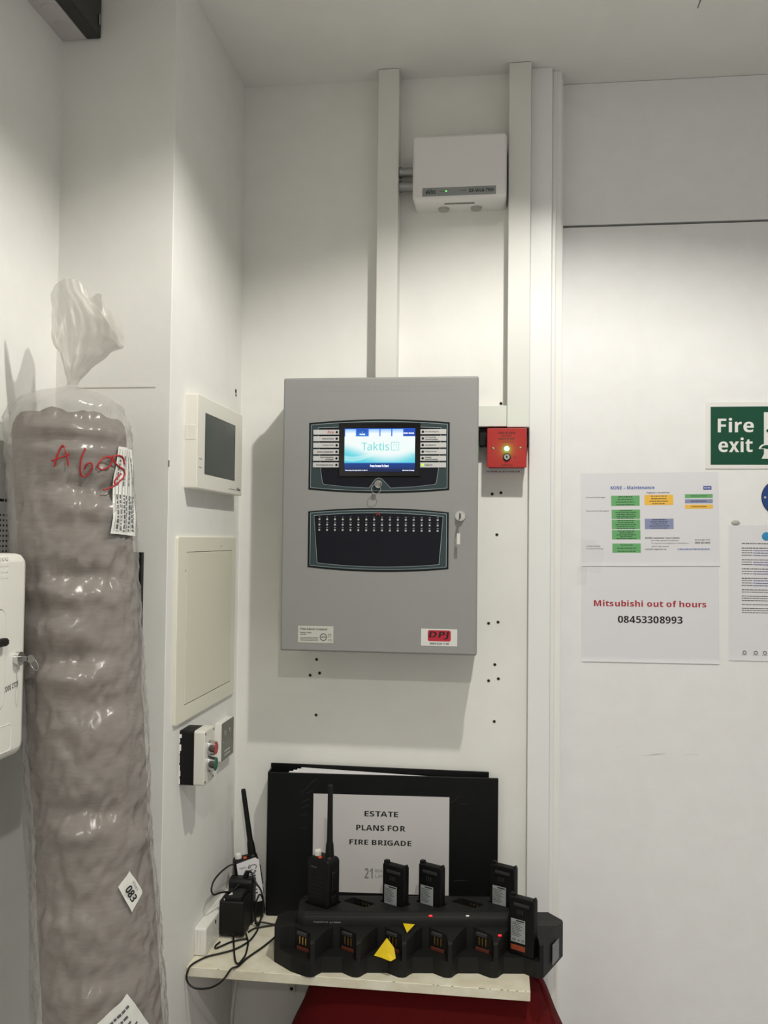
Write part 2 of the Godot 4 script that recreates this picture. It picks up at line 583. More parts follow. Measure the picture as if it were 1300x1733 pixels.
# ------------------------------------------------------------------ fire alarm panel
func alarm_panel() -> void:
	var t := thing("fire_alarm_panel", "grey metal fire alarm panel with lit blue touch screen", "alarm panel", Vector3(0.132, 1.2605, 0.0))
	var rng := RandomNumberGenerator.new()
	rng.seed = 4
	var g := Geo.new()
	g.cbox(Vector3(0.003, 0.002, 0.0), Vector3(0.413, 0.579, 0.106), 0.002)
	part("cabinet", g, mats.panel_paint, t)
	g = Geo.new()
	g.plate(0.0, 0.0, 0.416, 0.582, 0.004, 0.1075, 0.13, 0.004)
	var door := part("door", g, mats.panel_paint, t)
	# pressed ventilation dimples
	g = Geo.new()
	for row in 2:
		for k in 38:
			var x := 0.0388 + k * (0.3352 / 37.0)
			var y := 0.5632 - row * 0.0092
			g.cbox(Vector3(x - 0.003, y - 0.0027, 0.1295), Vector3(x + 0.003, y + 0.0027, 0.1302), 0.0006)
		for k in 19:
			var x := 0.1265 + k * (0.163 / 18.0)
			var y := 0.0305 - row * 0.0102
			g.cbox(Vector3(x - 0.0029, y - 0.0029, 0.1295), Vector3(x + 0.0029, y + 0.0029, 0.13015), 0.0006)
	part("vent_dimples", g, mats.panel_paint, t).set_meta("kind", "stuff")
	# printed fascias
	var edge := mat("fascia_edge", Color(0.06, 0.09, 0.095), 0.5, 0.0, 0.35)
	var band := mat("fascia_band", Color(0.22, 0.275, 0.285), 0.5, 0.0, 0.35)
	var line := mat("fascia_line", Color(0.62, 0.68, 0.7), 0.4)
	var navy := mat("fascia_navy", Color(0.05, 0.06, 0.105), 0.5, 0.0, 0.35)
	var curved := func(x0: float, x1: float, y0: float, y1: float, sag: float, skew := 0.0) -> PackedVector2Array:
		var p := PackedVector2Array()
		for i in 25:
			var u := i / 24.0
			p.append(Vector2(lerpf(x0 + skew, x1 - skew, u), y0 - sag * (1.0 - pow(2.0 * u - 1.0, 2.0))) / 1000.0)
		for i in 25:
			var u := 1.0 - i / 24.0
			p.append(Vector2(lerpf(x0, x1, u), y1 + sag * (1.0 - pow(2.0 * u - 1.0, 2.0))) / 1000.0)
		return p
	var fascia := func(called: String, layers: Array) -> MeshInstance3D:
		var root: MeshInstance3D
		var z := 0.1301
		for l in layers:
			var gg := Geo.new()
			gg.prism(l[0], 0.1299, z + 0.0004)
			z += 0.0003
			if root == null:
				root = part(called, gg, l[1], t)
			else:
				part(l[2], gg, l[1], root)
		return root
	var up: MeshInstance3D = fascia.call("display_fascia", [[curved.call(57.2, 356.6, 343.0, 485.0, 7.0), edge], [curved.call(61.2, 352.5, 346.8, 481.4, 6.5), line, "border_line"], [curved.call(62.2, 351.5, 347.8, 480.4, 6.5), band, "border_band"]])
	var inner := mm([[76.6, 475.0], [82.7, 387.6], [87.0, 358.0], [90.5, 353.8], [135, 348.6], [187.9, 346.2], [198.9, 361.8], [203.5, 366.3], [208.2, 367.7], [213, 366.3], [218.4, 361.8], [233.1, 346.3], [285, 349.2], [326.6, 354.4], [330, 358], [334.4, 387.8], [338.8, 474.0], [207, 478.5]])
	g = Geo.new()
	g.prism(inner, 0.13, 0.1315)
	part("outline", g, line, up)
	g = Geo.new()
	var inset: Array = Geometry2D.offset_polygon(Geo.ccw(inner), -0.0009)
	g.prism(inset[0], 0.13, 0.1318)
	part("dark_field", g, navy, up)
	# touch screen
	g = Geo.new()
	g.cbox(Vector3(0.1225, 0.3706, 0.1312), Vector3(0.2951, 0.4842, 0.1345), 0.0012)
	var bezel := part("screen_bezel", g, mat("gloss_black", Color(0.03, 0.03, 0.035), 0.15), t)
	var q := QuadMesh.new()
	q.size = Vector2(0.150, 0.0913)
	q.center_offset = Vector3(0.2096, 0.42655, 0.1348)
	var sm := StandardMaterial3D.new()
	sm.resource_name = "screen_picture"
	sm.albedo_color = Color(0.02, 0.02, 0.02)
	sm.roughness = 0.2
	sm.emission_enabled = true
	sm.emission_operator = BaseMaterial3D.EMISSION_OP_MULTIPLY
	sm.emission = Color.WHITE
	sm.emission_texture = screen_picture()
	sm.emission_energy_multiplier = 1.0
	part_mesh("screen", q, sm, bezel)
	var fr := at(0, 0, 0.1349)
	letters(bezel, glow("screen_letter_teal", Color(0.36, 0.74, 0.76), 0.55), fr, [["Taktis", 0.1711, 0.4258, 0.2300, 0.4432]], "screen_lettering")
	g = Geo.new()
	var ic := [Vector3(0.2345, 0.4262, 0), Vector3(0.2502, 0.4262, 0), Vector3(0.2502, 0.4432, 0), Vector3(0.2345, 0.4432, 0)]
	for k in 4:
		var a: Vector3 = ic[k] + Vector3(0, 0, 0.135)
		var b: Vector3 = ic[(k + 1) % 4] + Vector3(0, 0, 0.135)
		g.cyl(a, b, 0.0005, 0.0005, 6)
	g.cyl(Vector3(0.2392, 0.4305, 0.135), Vector3(0.2392, 0.439, 0.135), 0.0003, 0.0003, 5)
	g.cyl(Vector3(0.2392, 0.439, 0.135), Vector3(0.2455, 0.439, 0.135), 0.0003, 0.0003, 5)
	g.cyl(Vector3(0.2455, 0.4305, 0.135), Vector3(0.2455, 0.439, 0.135), 0.0003, 0.0003, 5)
	part("screen_icon", g, mats.screen_letter_teal, bezel)
	letters(bezel, glow("screen_letter_white", Color(0.95, 0.97, 1.0), 0.9), fr, [["Press Screen To Start", 0.1898, 0.3908, 0.2292, 0.3955, true], ["Thursday 21 July 2022 11:35:11", 0.1362, 0.3822, 0.184, 0.3848, true], ["No User Group", 0.2585, 0.3822, 0.283, 0.3848, true], ["0", 0.1722, 0.4635, 0.1733, 0.4655, true], ["Faults", 0.167, 0.4585, 0.1785, 0.4618, true], ["Enter Access", 0.2605, 0.4606, 0.282, 0.4638, true]], "screen_lettering")
	# twelve status strips with an indicator each
	var silver := mat("strip_silver", Color(0.8, 0.8, 0.8), 0.45)
	var left := [["Fire"], ["General Fault"], ["System Fault"], ["General Disablement"], ["Fire Protection", "Activated"], ["Fire Protection Fault"]]
	var right := [["Fire Routing On"], ["Fire Routing", "Fault/Disabled"], ["Test Mode On"], ["Delays Active"], ["Sounder", "Fault/Disabled"], ["Power On"]]
	for side in 2:
		for k in 6:
			var y1 := 0.4703 - k * 0.01395
			var y0 := y1 - 0.0106
			var x0 := 0.0668 if side == 0 else 0.2953
			var x1 := 0.1226 if side == 0 else 0.3495
			g = Geo.new()
			g.cbox(Vector3(x0, y0, 0.1312), Vector3(x1, y1, 0.1331), 0.0004)
			var s := part("status_strip", g, silver, t)
			var lx := 0.1174 if side == 0 else 0.3006
			var lit := side == 1 and k == 5
			g = Geo.new()
			g.cyl(Vector3(lx, (y0 + y1) / 2, 0.133), Vector3(lx, (y0 + y1) / 2, 0.1337), 0.0027, 0.0024, 14)
			part("indicator_led", g, glow("led_yellow_green", Color(0.62, 1.0, 0.15), 1.1) if lit else mats.dark_plastic, s)
			var rows: Array = left[k] if side == 0 else right[k]
			var items := []
			for r in rows.size():
				var w := minf(0.0365, 0.0018 * rows[r].length() + 0.001)
				var yc := (y0 + y1) / 2 + (0.0 if rows.size() == 1 else 0.0021 - r * 0.0042)
				var hh := 0.0016
				if side == 0 and k == 0:
					w = 0.0128
					hh = 0.0029
				if side == 0:
					items.append([rows[r], 0.1107 - w, yc - hh, 0.1107, yc + hh, true])
				else:
					items.append([rows[r], 0.3056, yc - hh, 0.3056 + w, yc + hh, true])
			letters(s, mat("fire_red", Color(0.72, 0.12, 0.1), 0.6) if side == 0 and k == 0 else mats.ink, at(0, 0, 0.1331), items)
	# zone indicator fascia
	var low: MeshInstance3D = fascia.call("zone_fascia", [[curved.call(57.4, 356.2, 178.1, 296.4, 8.0), edge], [curved.call(62.0, 352.0, 181.9, 293.5, 7.0), line, "border_line"], [curved.call(63.0, 351.0, 182.9, 292.5, 7.0), band, "border_band"], [curved.call(69.9, 344.8, 186.9, 288.2, 6.5, 7.7), line, "outline"], [curved.call(70.8, 343.9, 187.8, 287.3, 6.5, 7.7), navy, "dark_field"]])
	var nums := []
	for row in 3:
		for k in 16:
			var x := 0.0821 + k * (0.251 / 15.0)
			var y := 0.2800 - row * 0.0113
			g = Geo.new()
			g.cyl(Vector3(x, y, 0.1316), Vector3(x, y, 0.1322), 0.0022, 0.0019, 10)
			part("zone_led", g, mat("led_clear", Color(0.78, 0.78, 0.76), 0.4), low)
			var n := str(row * 16 + k + 1)
			nums.append([n, x - 0.0011 * n.length(), y + 0.0040, x + 0.0011 * n.length(), y + 0.0062, true])
	letters(low, mat("fascia_print", Color(0.6, 0.62, 0.64), 0.6), at(0, 0, 0.1317), nums)
	g = Geo.new()
	for e in [[[0.2039, 0.2888], [0.2074, 0.2952]], [[0.2074, 0.2952], [0.2109, 0.2888]]]:
		g.tube([Vector3(e[0][0], e[0][1], 0.1319), Vector3(e[1][0], e[1][1], 0.1319)], 0.0008, 6)
	part("red_arrow", g, mat("arrow_red", Color(0.75, 0.12, 0.14), 0.5), low)
	# key switch below the screen with a ring
	var chrome: Material = mats.chrome
	g = Geo.new()
	var k0 := Vector3(0.208, 0.3545, 0.1315)
	g.cyl(k0, k0 + Vector3(0, 0, 0.006), 0.0085, 0.0078, 24)
	g.cyl(k0 + Vector3(0, 0, 0.006), k0 + Vector3(0, 0, 0.010), 0.0058, 0.0054, 20)
	var ks := part("key_switch", g, chrome, t)
	g = Geo.new()
	g.cbox(k0 + Vector3(-0.0012, -0.0045, 0.0095), k0 + Vector3(0.0012, 0.0045, 0.018), 0.0003)
	g.cyl(k0 + Vector3(0, 0, 0.0175), k0 + Vector3(0, 0, 0.0195), 0.0055, 0.0055, 16)
	part("key", g, mats.steel, ks)
	g = Geo.new()
	g.ring(k0 + Vector3(-0.003, -0.011, 0.0185), Vector3(0.1, 0.0, 1), 0.0098, 0.0006)
	part("key_ring", g, chrome, ks)
	# door lock with hanging key and clear tag
	g = Geo.new()
	k0 = Vector3(0.380, 0.289, 0.1295)
	g.cyl(k0, k0 + Vector3(0, 0, 0.004), 0.0112, 0.0105, 28)
	g.cyl(k0 + Vector3(0, 0, 0.004), k0 + Vector3(0, 0, 0.011), 0.0088, 0.0082, 24)
	var lock := part("door_lock", g, chrome, t)
	g = Geo.new()
	g.cbox(k0 + Vector3(-0.0012, -0.005, 0.0105), k0 + Vector3(0.0012, 0.005, 0.028), 0.0003)
	part("key", g, mat("dark_steel", Color(0.3, 0.3, 0.3), 0.35, 1.0), lock)
	g = Geo.new()
	g.tube([k0 + Vector3(-0.001, -0.004, 0.026), k0 + Vector3(-0.003, -0.014, 0.024), k0 + Vector3(-0.003, -0.036, 0.021)], 0.0008, 6)
	part("chain", g, mats.steel, lock)
	g = Geo.new()
	g.cbox(k0 + Vector3(-0.0058, -0.059, 0.0195), k0 + Vector3(0.0008, -0.036, 0.0208), 0.0004)
	part("key_tag", g, mat("clear_tag", Color(0.85, 0.84, 0.82), 0.3), lock)
	# maker's label
	g = Geo.new()
	g.cbox(Vector3(0.0387, 0.0184, 0.13), Vector3(0.1149, 0.0538, 0.1306), 0.0002)
	var st1 := part("rating_label", g, mat("label_grey", Color(0.78, 0.78, 0.75), 0.5), t)
	letters(st1, mat("label_ink", Color(0.2, 0.2, 0.21), 0.7), at(0, 0, 0.1306), [["Fire Alarm Control", 0.0441, 0.0452, 0.1012, 0.0498, true], ["Model: Taktis", 0.0441, 0.0385, 0.068, 0.041, true], ["CE", 0.1035, 0.0228, 0.112, 0.0268]])
	g = Geo.new()
	for y in [0.036, 0.0288, 0.0262, 0.0236]:
		g.print_lines(rng, 0.0441, 0.057 if y > 0.03 else 0.083, y, 0.0017, 0.1306)
	part("small_print", g, mats.label_ink, st1)
	g = Geo.new()
	g.ring(Vector3(0.0937, 0.0309, 0.1307), Vector3(0, 0, 1), 0.0073, 0.0007, 8, 4)
	g.ring(Vector3(0.107, 0.0345, 0.1307), Vector3(0, 0, 1), 0.0036, 0.0004, 5, 4)
	part("approval_mark", g, mats.label_ink, st1)
	letters(st1, mats.label_ink, at(0, 0, 0.1306), [["LPCB", 0.0885, 0.029, 0.0989, 0.0328, true]])
	# installer's label
	g = Geo.new()
	g.cbox(Vector3(0.3005, 0.0181, 0.13), Vector3(0.3757, 0.0536, 0.1306), 0.0002)
	var st2 := part("installer_label", g, mat("label_white", Color(0.86, 0.86, 0.85), 0.45), t)
	g = Geo.new()
	g.plate(0.3145, 0.0279, 0.3624, 0.0508, 0.004, 0.1305, 0.1308, 0.0001)
	part("red_badge", g, mat("badge_red", Color(0.72, 0.12, 0.2), 0.45), st2)
	var slant := Transform3D(Basis(Vector3(1, 0, 0), Vector3(0.16, 1, 0), Vector3(0, 0, 1)), Vector3(-0.0064, 0, 0.1308))
	letters(st2, mat("badge_ink", Color(0.13, 0.06, 0.08), 0.5), slant, [["DPJ", 0.3176, 0.0322, 0.3575, 0.0482, true]])
	letters(st2, mats.ink, at(0, 0, 0.1306), [["0800 028 1145", 0.3189, 0.0212, 0.3587, 0.0252, true]])

func screen_picture() -> ImageTexture:
	var w := 428
	var h := 263
	var im := Image.create(w, h, false, Image.FORMAT_RGB8)
	for y in h:
		for x in w:
			var c: Color
			if y < 48:
				c = Color(0.16, 0.42, 0.92)
				var k := int(x / 71.4)
				var u := fmod(x, 71.4) / 71.4
				if u > 0.05 and u < 0.96 and y > 3:
					if k == 1:
						c = Color(0.1, 0.3, 0.66).lerp(Color(0.16, 0.5, 0.85), float(y) / 48)
					elif k == 5:
						c = Color(0.13, 0.3, 0.72)
					else:
						c = Color(0.55, 0.76, 1.0).lerp(Color(0.96, 0.99, 1.0), clampf(float(y) / 30, 0, 1))
			elif y < 211:
				var v := (y - 48) / 163.0
				var u := float(x) / w
				var wave := 0.5 + 0.34 * sin(u * 3.4 - 0.7) - 0.18 * u
				var m := smoothstep(wave - 0.1, wave + 0.45, v)
				c = Color(0.95, 0.985, 0.98).lerp(Color(0.36, 0.82, 0.88), m)
				if absf(v - 0.62 - 0.22 * sin(u * 5.0 + 1.0)) < 0.09:
					c = c.lerp(Color(0.93, 0.99, 0.97), 0.45)
				if y > 205:
					c = c.lerp(Color(0.2, 0.5, 0.85), 0.5)
			elif y < 246:
				c = Color(0.04, 0.24, 0.55).lerp(Color(0.04, 0.18, 0.44), (y - 211) / 35.0)
			else:
				c = Color(0.02, 0.1, 0.3)
			im.set_pixel(x, y, c)
	return ImageTexture.create_from_image(im)

# ------------------------------------------------------------------ transmitter box and conduits
func transmitter() -> void:
	var t := thing("transmitter_box", "white transmitter box with grey name strip between the trunkings", "electrical box", Vector3(0.4005, 2.2375, 0.0))
	var w: Material = mat("box_white", Color(0.9, 0.89, 0.885), 0.4)
	var g := Geo.new()
	g.plate(0.0, 0.0, 0.203, 0.1415, 0.008, 0.0, 0.08, 0.006)
	part("housing", g, w, t)
	g = Geo.new()
	g.cbox(Vector3(0.0214, 0.0070, 0.0796), Vector3(0.1806, 0.0256, 0.0806), 0.0003)
	var s := part("name_strip", g, mat("strip_grey", Color(0.56, 0.57, 0.57), 0.5), t)
	letters(s, mats.ink, at(0, 0, 0.0806), [["ekho", 0.029, 0.0118, 0.0505, 0.0225, true], ["EK-WL6-TRH", 0.1232, 0.0128, 0.1751, 0.0203, true]])
	g = Geo.new()
	var rng := RandomNumberGenerator.new()
	rng.seed = 12
	g.print_lines(rng, 0.0587, 0.0705, 0.017, 0.0024, 0.0806)
	g.print_lines(rng, 0.1035, 0.1165, 0.0172, 0.0024, 0.0806)
	part("small_print", g, mats.grey_ink, s)
	g = Geo.new()
	g.cyl(Vector3(0.0733, 0.017, 0.0805), Vector3(0.0733, 0.017, 0.0812), 0.0017, 0.0014, 12)
	part("status_led", g, glow("led_green", Color(0.35, 1.0, 0.3), 1.6), s)
	g = Geo.new()
	g.cbox(Vector3(0.068, -0.0006, 0.048), Vector3(0.134, 0.0002, 0.056), 0.0002)
	part("slot", g, mat("slot_grey", Color(0.5, 0.49, 0.48), 0.7), t)
	for x in [0.065, 0.137]:
		g = Geo.new()
		g.cyl(Vector3(x, 0.001, 0.024), Vector3(x, -0.005, 0.024), 0.0125, 0.0115, 20)
		part("cable_grommet", g, mat("grommet", Color(0.68, 0.67, 0.66), 0.6), t)
	for k in 2:
		var y: float = [2.3198, 2.2877][k]
		var c := thing("conduit_stub", ["upper", "lower"][k] + " short grey conduit joining trunking to transmitter box", "conduit", Vector3(0.3662, y, 0.03), 0.0, "grey conduit stubs")
		g = Geo.new()
		g.cyl(Vector3(0, 0, 0), Vector3(0.0341, 0, 0), 0.0105, 0.0105, 24)
		part("pipe", g, mat("conduit_grey", Color(0.62, 0.62, 0.62), 0.4, 0.6), c)
		g = Geo.new()
		g.cyl(Vector3(0.0, 0, 0), Vector3(0.006, 0, 0), 0.0122, 0.0122, 24)
		part("collar", g, mats.steel, c)

# ------------------------------------------------------------------ red key switch
func key_switch() -> void:
	var t := thing("red_key_switch", "square red fire alarm isolator plate with glowing green light", "switch", Vector3(0.5655, 1.657, 0.0))
	var g := Geo.new()
	g.cbox(Vector3(0.003, 0.002, 0.0), Vector3(0.083, 0.0835, 0.048), 0.002)
	part("back_box", g, mat("red_box", Color(0.6, 0.1, 0.1), 0.45), t)
	g = Geo.new()
	g.plate(0.0, 0.0, 0.085, 0.085, 0.002, 0.048, 0.055, 0.0012)
	part("front_plate", g, mat("red_plate", Color(0.68, 0.13, 0.14), 0.45), t)
	g = Geo.new()
	g.cbox(Vector3(-0.0172, 0.049, 0.0), Vector3(0.0895, 0.0872, 0.034), 0.0015)
	part("cable_entry_box", g, mats.dark_plastic, t)
	letters(t, mat("red_print", Color(0.2, 0.05, 0.05), 0.6), at(0, 0, 0.055), [["FIRE ALARM", 0.0248, 0.0727, 0.0598, 0.0768, true], ["DO NOT", 0.0309, 0.0667, 0.0532, 0.0702, true], ["SWITCH OFF", 0.0249, 0.0597, 0.0593, 0.064, true], ["MAINS ON", 0.0328, 0.0542, 0.0559, 0.0556, true], ["MORLEY-IAS", 0.0314, 0.0033, 0.0548, 0.0066, true], ["OFF", 0.0565, 0.0205, 0.0625, 0.0228, true]])
	g = Geo.new()
	g.cyl(Vector3(0.0423, 0.0405, 0.0549), Vector3(0.0423, 0.0405, 0.0568), 0.0056, 0.005, 20)
	part("indicator_led", g, glow("led_bright_green", Color(0.55, 1.0, 0.75), 2.5), t)
	var l := OmniLight3D.new()
	l.name = "indicator_light"
	l.light_color = Color(0.02, 1.0, 0.3)
	l.light_energy = 0.0013
	l.light_size = 0.005
	l.omni_range = 4.0
	l.omni_attenuation = 2.0
	l.shadow_enabled = true
	l.position = Vector3(0.0423, 0.0405, 0.069)
	t.add_child(l)
	g = Geo.new()
	var k := Vector3(0.0425, 0.0222, 0.0549)
	g.cyl(k, k + Vector3(0, 0, 0.001), 0.0085, 0.0085, 24)
	var ks := part("key_switch_bezel", g, mats.dark_plastic, t)
	g = Geo.new()
	g.cyl(k, k + Vector3(0, 0, 0.005), 0.0066, 0.006, 24)
	part("key_barrel", g, mats.chrome, ks)
	g = Geo.new()
	g.cbox(k + Vector3(-0.0009, -0.0032, 0.0049), k + Vector3(0.0009, 0.0032, 0.0052), 0.0001)
	g.cyl(k + Vector3(0, 0, 0.0049), k + Vector3(0, 0, 0.0052), 0.002, 0.002, 10)
	part("keyhole", g, mats.hole_shade_black, ks)
	for p in [[0.0126, 0.0415], [0.0722, 0.0425]]:
		g = Geo.new()
		g.lathe([[0.0, 0.0012], [0.0018, 0.0009], [0.0027, 0.0]], 14)
		var s := part("screw", g, mats.steel, t)
		s.position = Vector3(p[0], p[1], 0.055)
		s.rotation_degrees.x = 90
	var n := thing("text_strip", "narrow white printed strip on the wall below the red switch", "label", Vector3(0.5561, 1.6462, 0.0))
	g = Geo.new()
	g.box(Vector3(0, 0, 0), Vector3(0.0935, 0.0118, 0.0004))
	part("strip", g, mats.paper, n)
	letters(n, mats.ink, at(0, 0, 0.0004), [["FED FROM L&L IN OUTSIDE GYM", 0.008, 0.0042, 0.081, 0.0078, true]])

# ------------------------------------------------------------------ things on the pier's side face (x = 0)
func left_wall_things() -> void:
	var rng := RandomNumberGenerator.new()
	rng.seed = 77
	# monitor: local x runs from the near edge into the corner
	var t := thing("wall_monitor", "white wall monitor with dark blank screen on the pier side", "intercom", Vector3(0.0, 1.592, 0.3702))
	var f := facing_right(Vector3.ZERO)
	var g := Geo.new()
	g.t = f
	g.plate(0.0, 0.0, 0.3005, 0.18, 0.003, 0.0, 0.0253, 0.0018)
	part("housing", g, mat("monitor_white", Color(0.92, 0.912, 0.875), 0.38), t)
	g = Geo.new()
	g.t = f
	g.cbox(Vector3(0.0446, 0.0309, 0.0249), Vector3(0.2435, 0.1481, 0.0256), 0.0002)
	part("screen", g, mat("screen_off", Color(0.30, 0.325, 0.32), 0.22), t)  # base grey includes the room's reflection in the dark glass
	g = Geo.new()
	g.t = f
	for e in [[0.0438, 0.0301, 0.2443, 0.0309], [0.0438, 0.1481, 0.2443, 0.1489], [0.0438, 0.0309, 0.0446, 0.1481], [0.2435, 0.0309, 0.2443, 0.1481]]:
		g.box(Vector3(e[0], e[1], 0.0249), Vector3(e[2], e[3], 0.0258))
	part("screen_edge", g, mat("edge_dark", Color(0.2, 0.2, 0.2), 0.5), t)
	g = Geo.new()
	g.t = f
	g.cbox(Vector3(-0.0007, 0.0925, 0.001), Vector3(0.0004, 0.1205, 0.0085), 0.0003)
	g.cbox(Vector3(-0.0007, 0.0925, 0.0089), Vector3(0.0004, 0.1205, 0.021), 0.0003)
	part("card_slot_cover", g, mats.monitor_white, t)
	letters(t, mats.grey_ink, facing_right(Vector3(0.0254, 0, 0)), [["ON", 0.012, 0.056, 0.026, 0.0585], ["SD", 0.012, 0.0395, 0.026, 0.042], ["bticino", 0.262, 0.0095, 0.288, 0.0165, true]])
	g = Geo.new()
	g.t = facing_right(Vector3(0.0254, 0, 0))
	g.print_lines(rng, 0.205, 0.255, 0.0105, 0.0015, 0.0)
	part("small_print", g, mats.grey_ink, t)
	# blank access cover
	t = thing("access_cover", "cream blank access cover below the wall monitor", "cover", Vector3(0.0, 1.151, 0.41))
	var cream := mat("cream_plastic", Color(0.89, 0.885, 0.82), 0.5)
	var frame := CSGCombiner3D.new()
	frame.name = "frame"
	g = Geo.new()
	g.t = f
	g.plate(0.0, 0.0, 0.372, 0.35, 0.006, 0.0, 0.0055, 0.002)
	csg(frame, "slab", g, cream, CSGShape3D.OPERATION_UNION)
	g = Geo.new()
	g.t = f
	g.box(Vector3(0.0463, 0.0313, 0.0005), Vector3(0.3417, 0.3207, 0.02))
	csg(frame, "opening", g, cream, CSGShape3D.OPERATION_SUBTRACTION)
	t.add_child(frame)
	g = Geo.new()
	g.t = f
	g.cbox(Vector3(0.0478, 0.0328, 0.0006), Vector3(0.3402, 0.3192, 0.0062), 0.0006)
	var pan := part("panel", g, mat("cream_panel", Color(0.865, 0.86, 0.79), 0.5), t)
	for p in [[0.26, 0.33], [0.042, 0.285]]:
		g = Geo.new()
		g.t = f
		g.cyl(Vector3(p[0], p[1], 0.0054), Vector3(p[0], p[1], 0.0062), 0.0016, 0.0012, 8)
		part("chip", g, mat("cream_chip", Color(0.42, 0.41, 0.35), 0.8), pan)
	# push button station
	t = thing("push_button_station", "two-button start stop box, red over green, black back and white lid", "switch", Vector3(0.0, 1.035, 0.3693))
	g = Geo.new()
	g.t = f
	g.plate(0.0, 0.0, 0.0583, 0.1015, 0.004, 0.0, 0.0286, 0.0005)
	part("back_box", g, mats.dark_plastic, t)
	g = Geo.new()
	g.t = f
	g.plate(-0.0004, -0.0004, 0.0587, 0.1019, 0.005, 0.0286, 0.0489, 0.0025)
	part("lid", g, mat("lid_white", Color(0.86, 0.855, 0.82), 0.45), t)
	for k in 2:
		var c := Vector3(0.0275, 0.0655 if k == 0 else 0.036, 0.0)
		g = Geo.new()
		g.t = f
		g.cyl(c + Vector3(0, 0, 0.0487), c + Vector3(0, 0, 0.0515), 0.0152, 0.0152, 32)
		g.cyl(c + Vector3(0, 0, 0.0515), c + Vector3(0, 0, 0.062), 0.0136, 0.0132, 32)
		var b := part("button", g, mats.chrome, t)
		g = Geo.new()
		g.t = f
		g.cyl(c + Vector3(0, 0, 0.0618), c + Vector3(0, 0, 0.0632), 0.0118, 0.0112, 28)
		part("button_face", g, mat("button_red", Color(0.62, 0.12, 0.13), 0.4) if k == 0 else mat("button_green", Color(0.07, 0.36, 0.27), 0.4), b, "red button face" if k == 0 else "green button face")
	for p in [[0.005, 0.006], [0.0533, 0.006], [0.005, 0.0955], [0.0533, 0.0955]]:
		g = Geo.new()
		g.t = f
		g.cyl(Vector3(p[0], p[1], 0.0486), Vector3(p[0], p[1], 0.0492), 0.0026, 0.0026, 12)
		part("screw_recess", g, mats.dark_plastic, t)
	g = Geo.new()
	for k in 9:
		var y: float = [0.002, 0.011, 0.017, 0.026, 0.041, 0.058, 0.064, 0.079, 0.088][k]
		var w: float = [0.0022, 0.0012, 0.0026, 0.0016, 0.001, 0.0014, 0.0034, 0.0012, 0.0042][k]
		var hh: float = [0.010, 0.007, 0.010, 0.012, 0.015, 0.007, 0.012, 0.008, 0.007][k]
		g.cbox(Vector3(0.0, y, -0.0004), Vector3(w, y + hh, 0.0005), 0.0003)
	part("paint_smear", g, mats.wall_paint, t, "white wall paint along the back edge")
	# grey key plate
	t = thing("grey_switch_plate", "grey metal plate on a white back box near the corner", "switch", Vector3(0.0, 1.0250, 0.1502))
	g = Geo.new()
	g.t = f
	g.plate(0.0, 0.0, 0.085, 0.0806, 0.002, 0.0, 0.0132, 0.0006)
	part("back_box", g, mats.white_plastic, t)
	g = Geo.new()
	g.t = f
	g.plate(0.0006, 0.0006, 0.0844, 0.08, 0.002, 0.0132, 0.0147, 0.0006)
	part("plate", g, mat("plate_grey", Color(0.46, 0.46, 0.43), 0.42, 0.35), t)
	for p in [[0.022, 0.0565, 0.0095], [0.056, 0.0565, 0.009]]:
		g = Geo.new()
		g.t = f
		g.cyl(Vector3(p[0], p[1], 0.0146), Vector3(p[0], p[1], 0.0155), p[2] * 0.8, p[2] * 0.75, 18)
		part("key_point", g, mat("plate_disc", Color(0.56, 0.56, 0.53), 0.35, 0.5), t)
	for p in [[0.01, 0.0385], [0.0745, 0.0405]]:
		g = Geo.new()
		g.t = f
		g.cyl(Vector3(p[0], p[1], 0.0146), Vector3(p[0], p[1], 0.0156), 0.0026, 0.002, 12)
		part("screw", g, mats.steel, t)
	g = Geo.new()
	g.t = facing_right(Vector3(0.0147, 0, 0))
	g.print_lines(rng, 0.018, 0.06, 0.0185, 0.0042, 0.0)
	g.print_lines(rng, 0.018, 0.06, 0.0105, 0.0042, 0.0)
	part("print", g, mat("print_white", Color(0.82, 0.82, 0.79), 0.6), t)

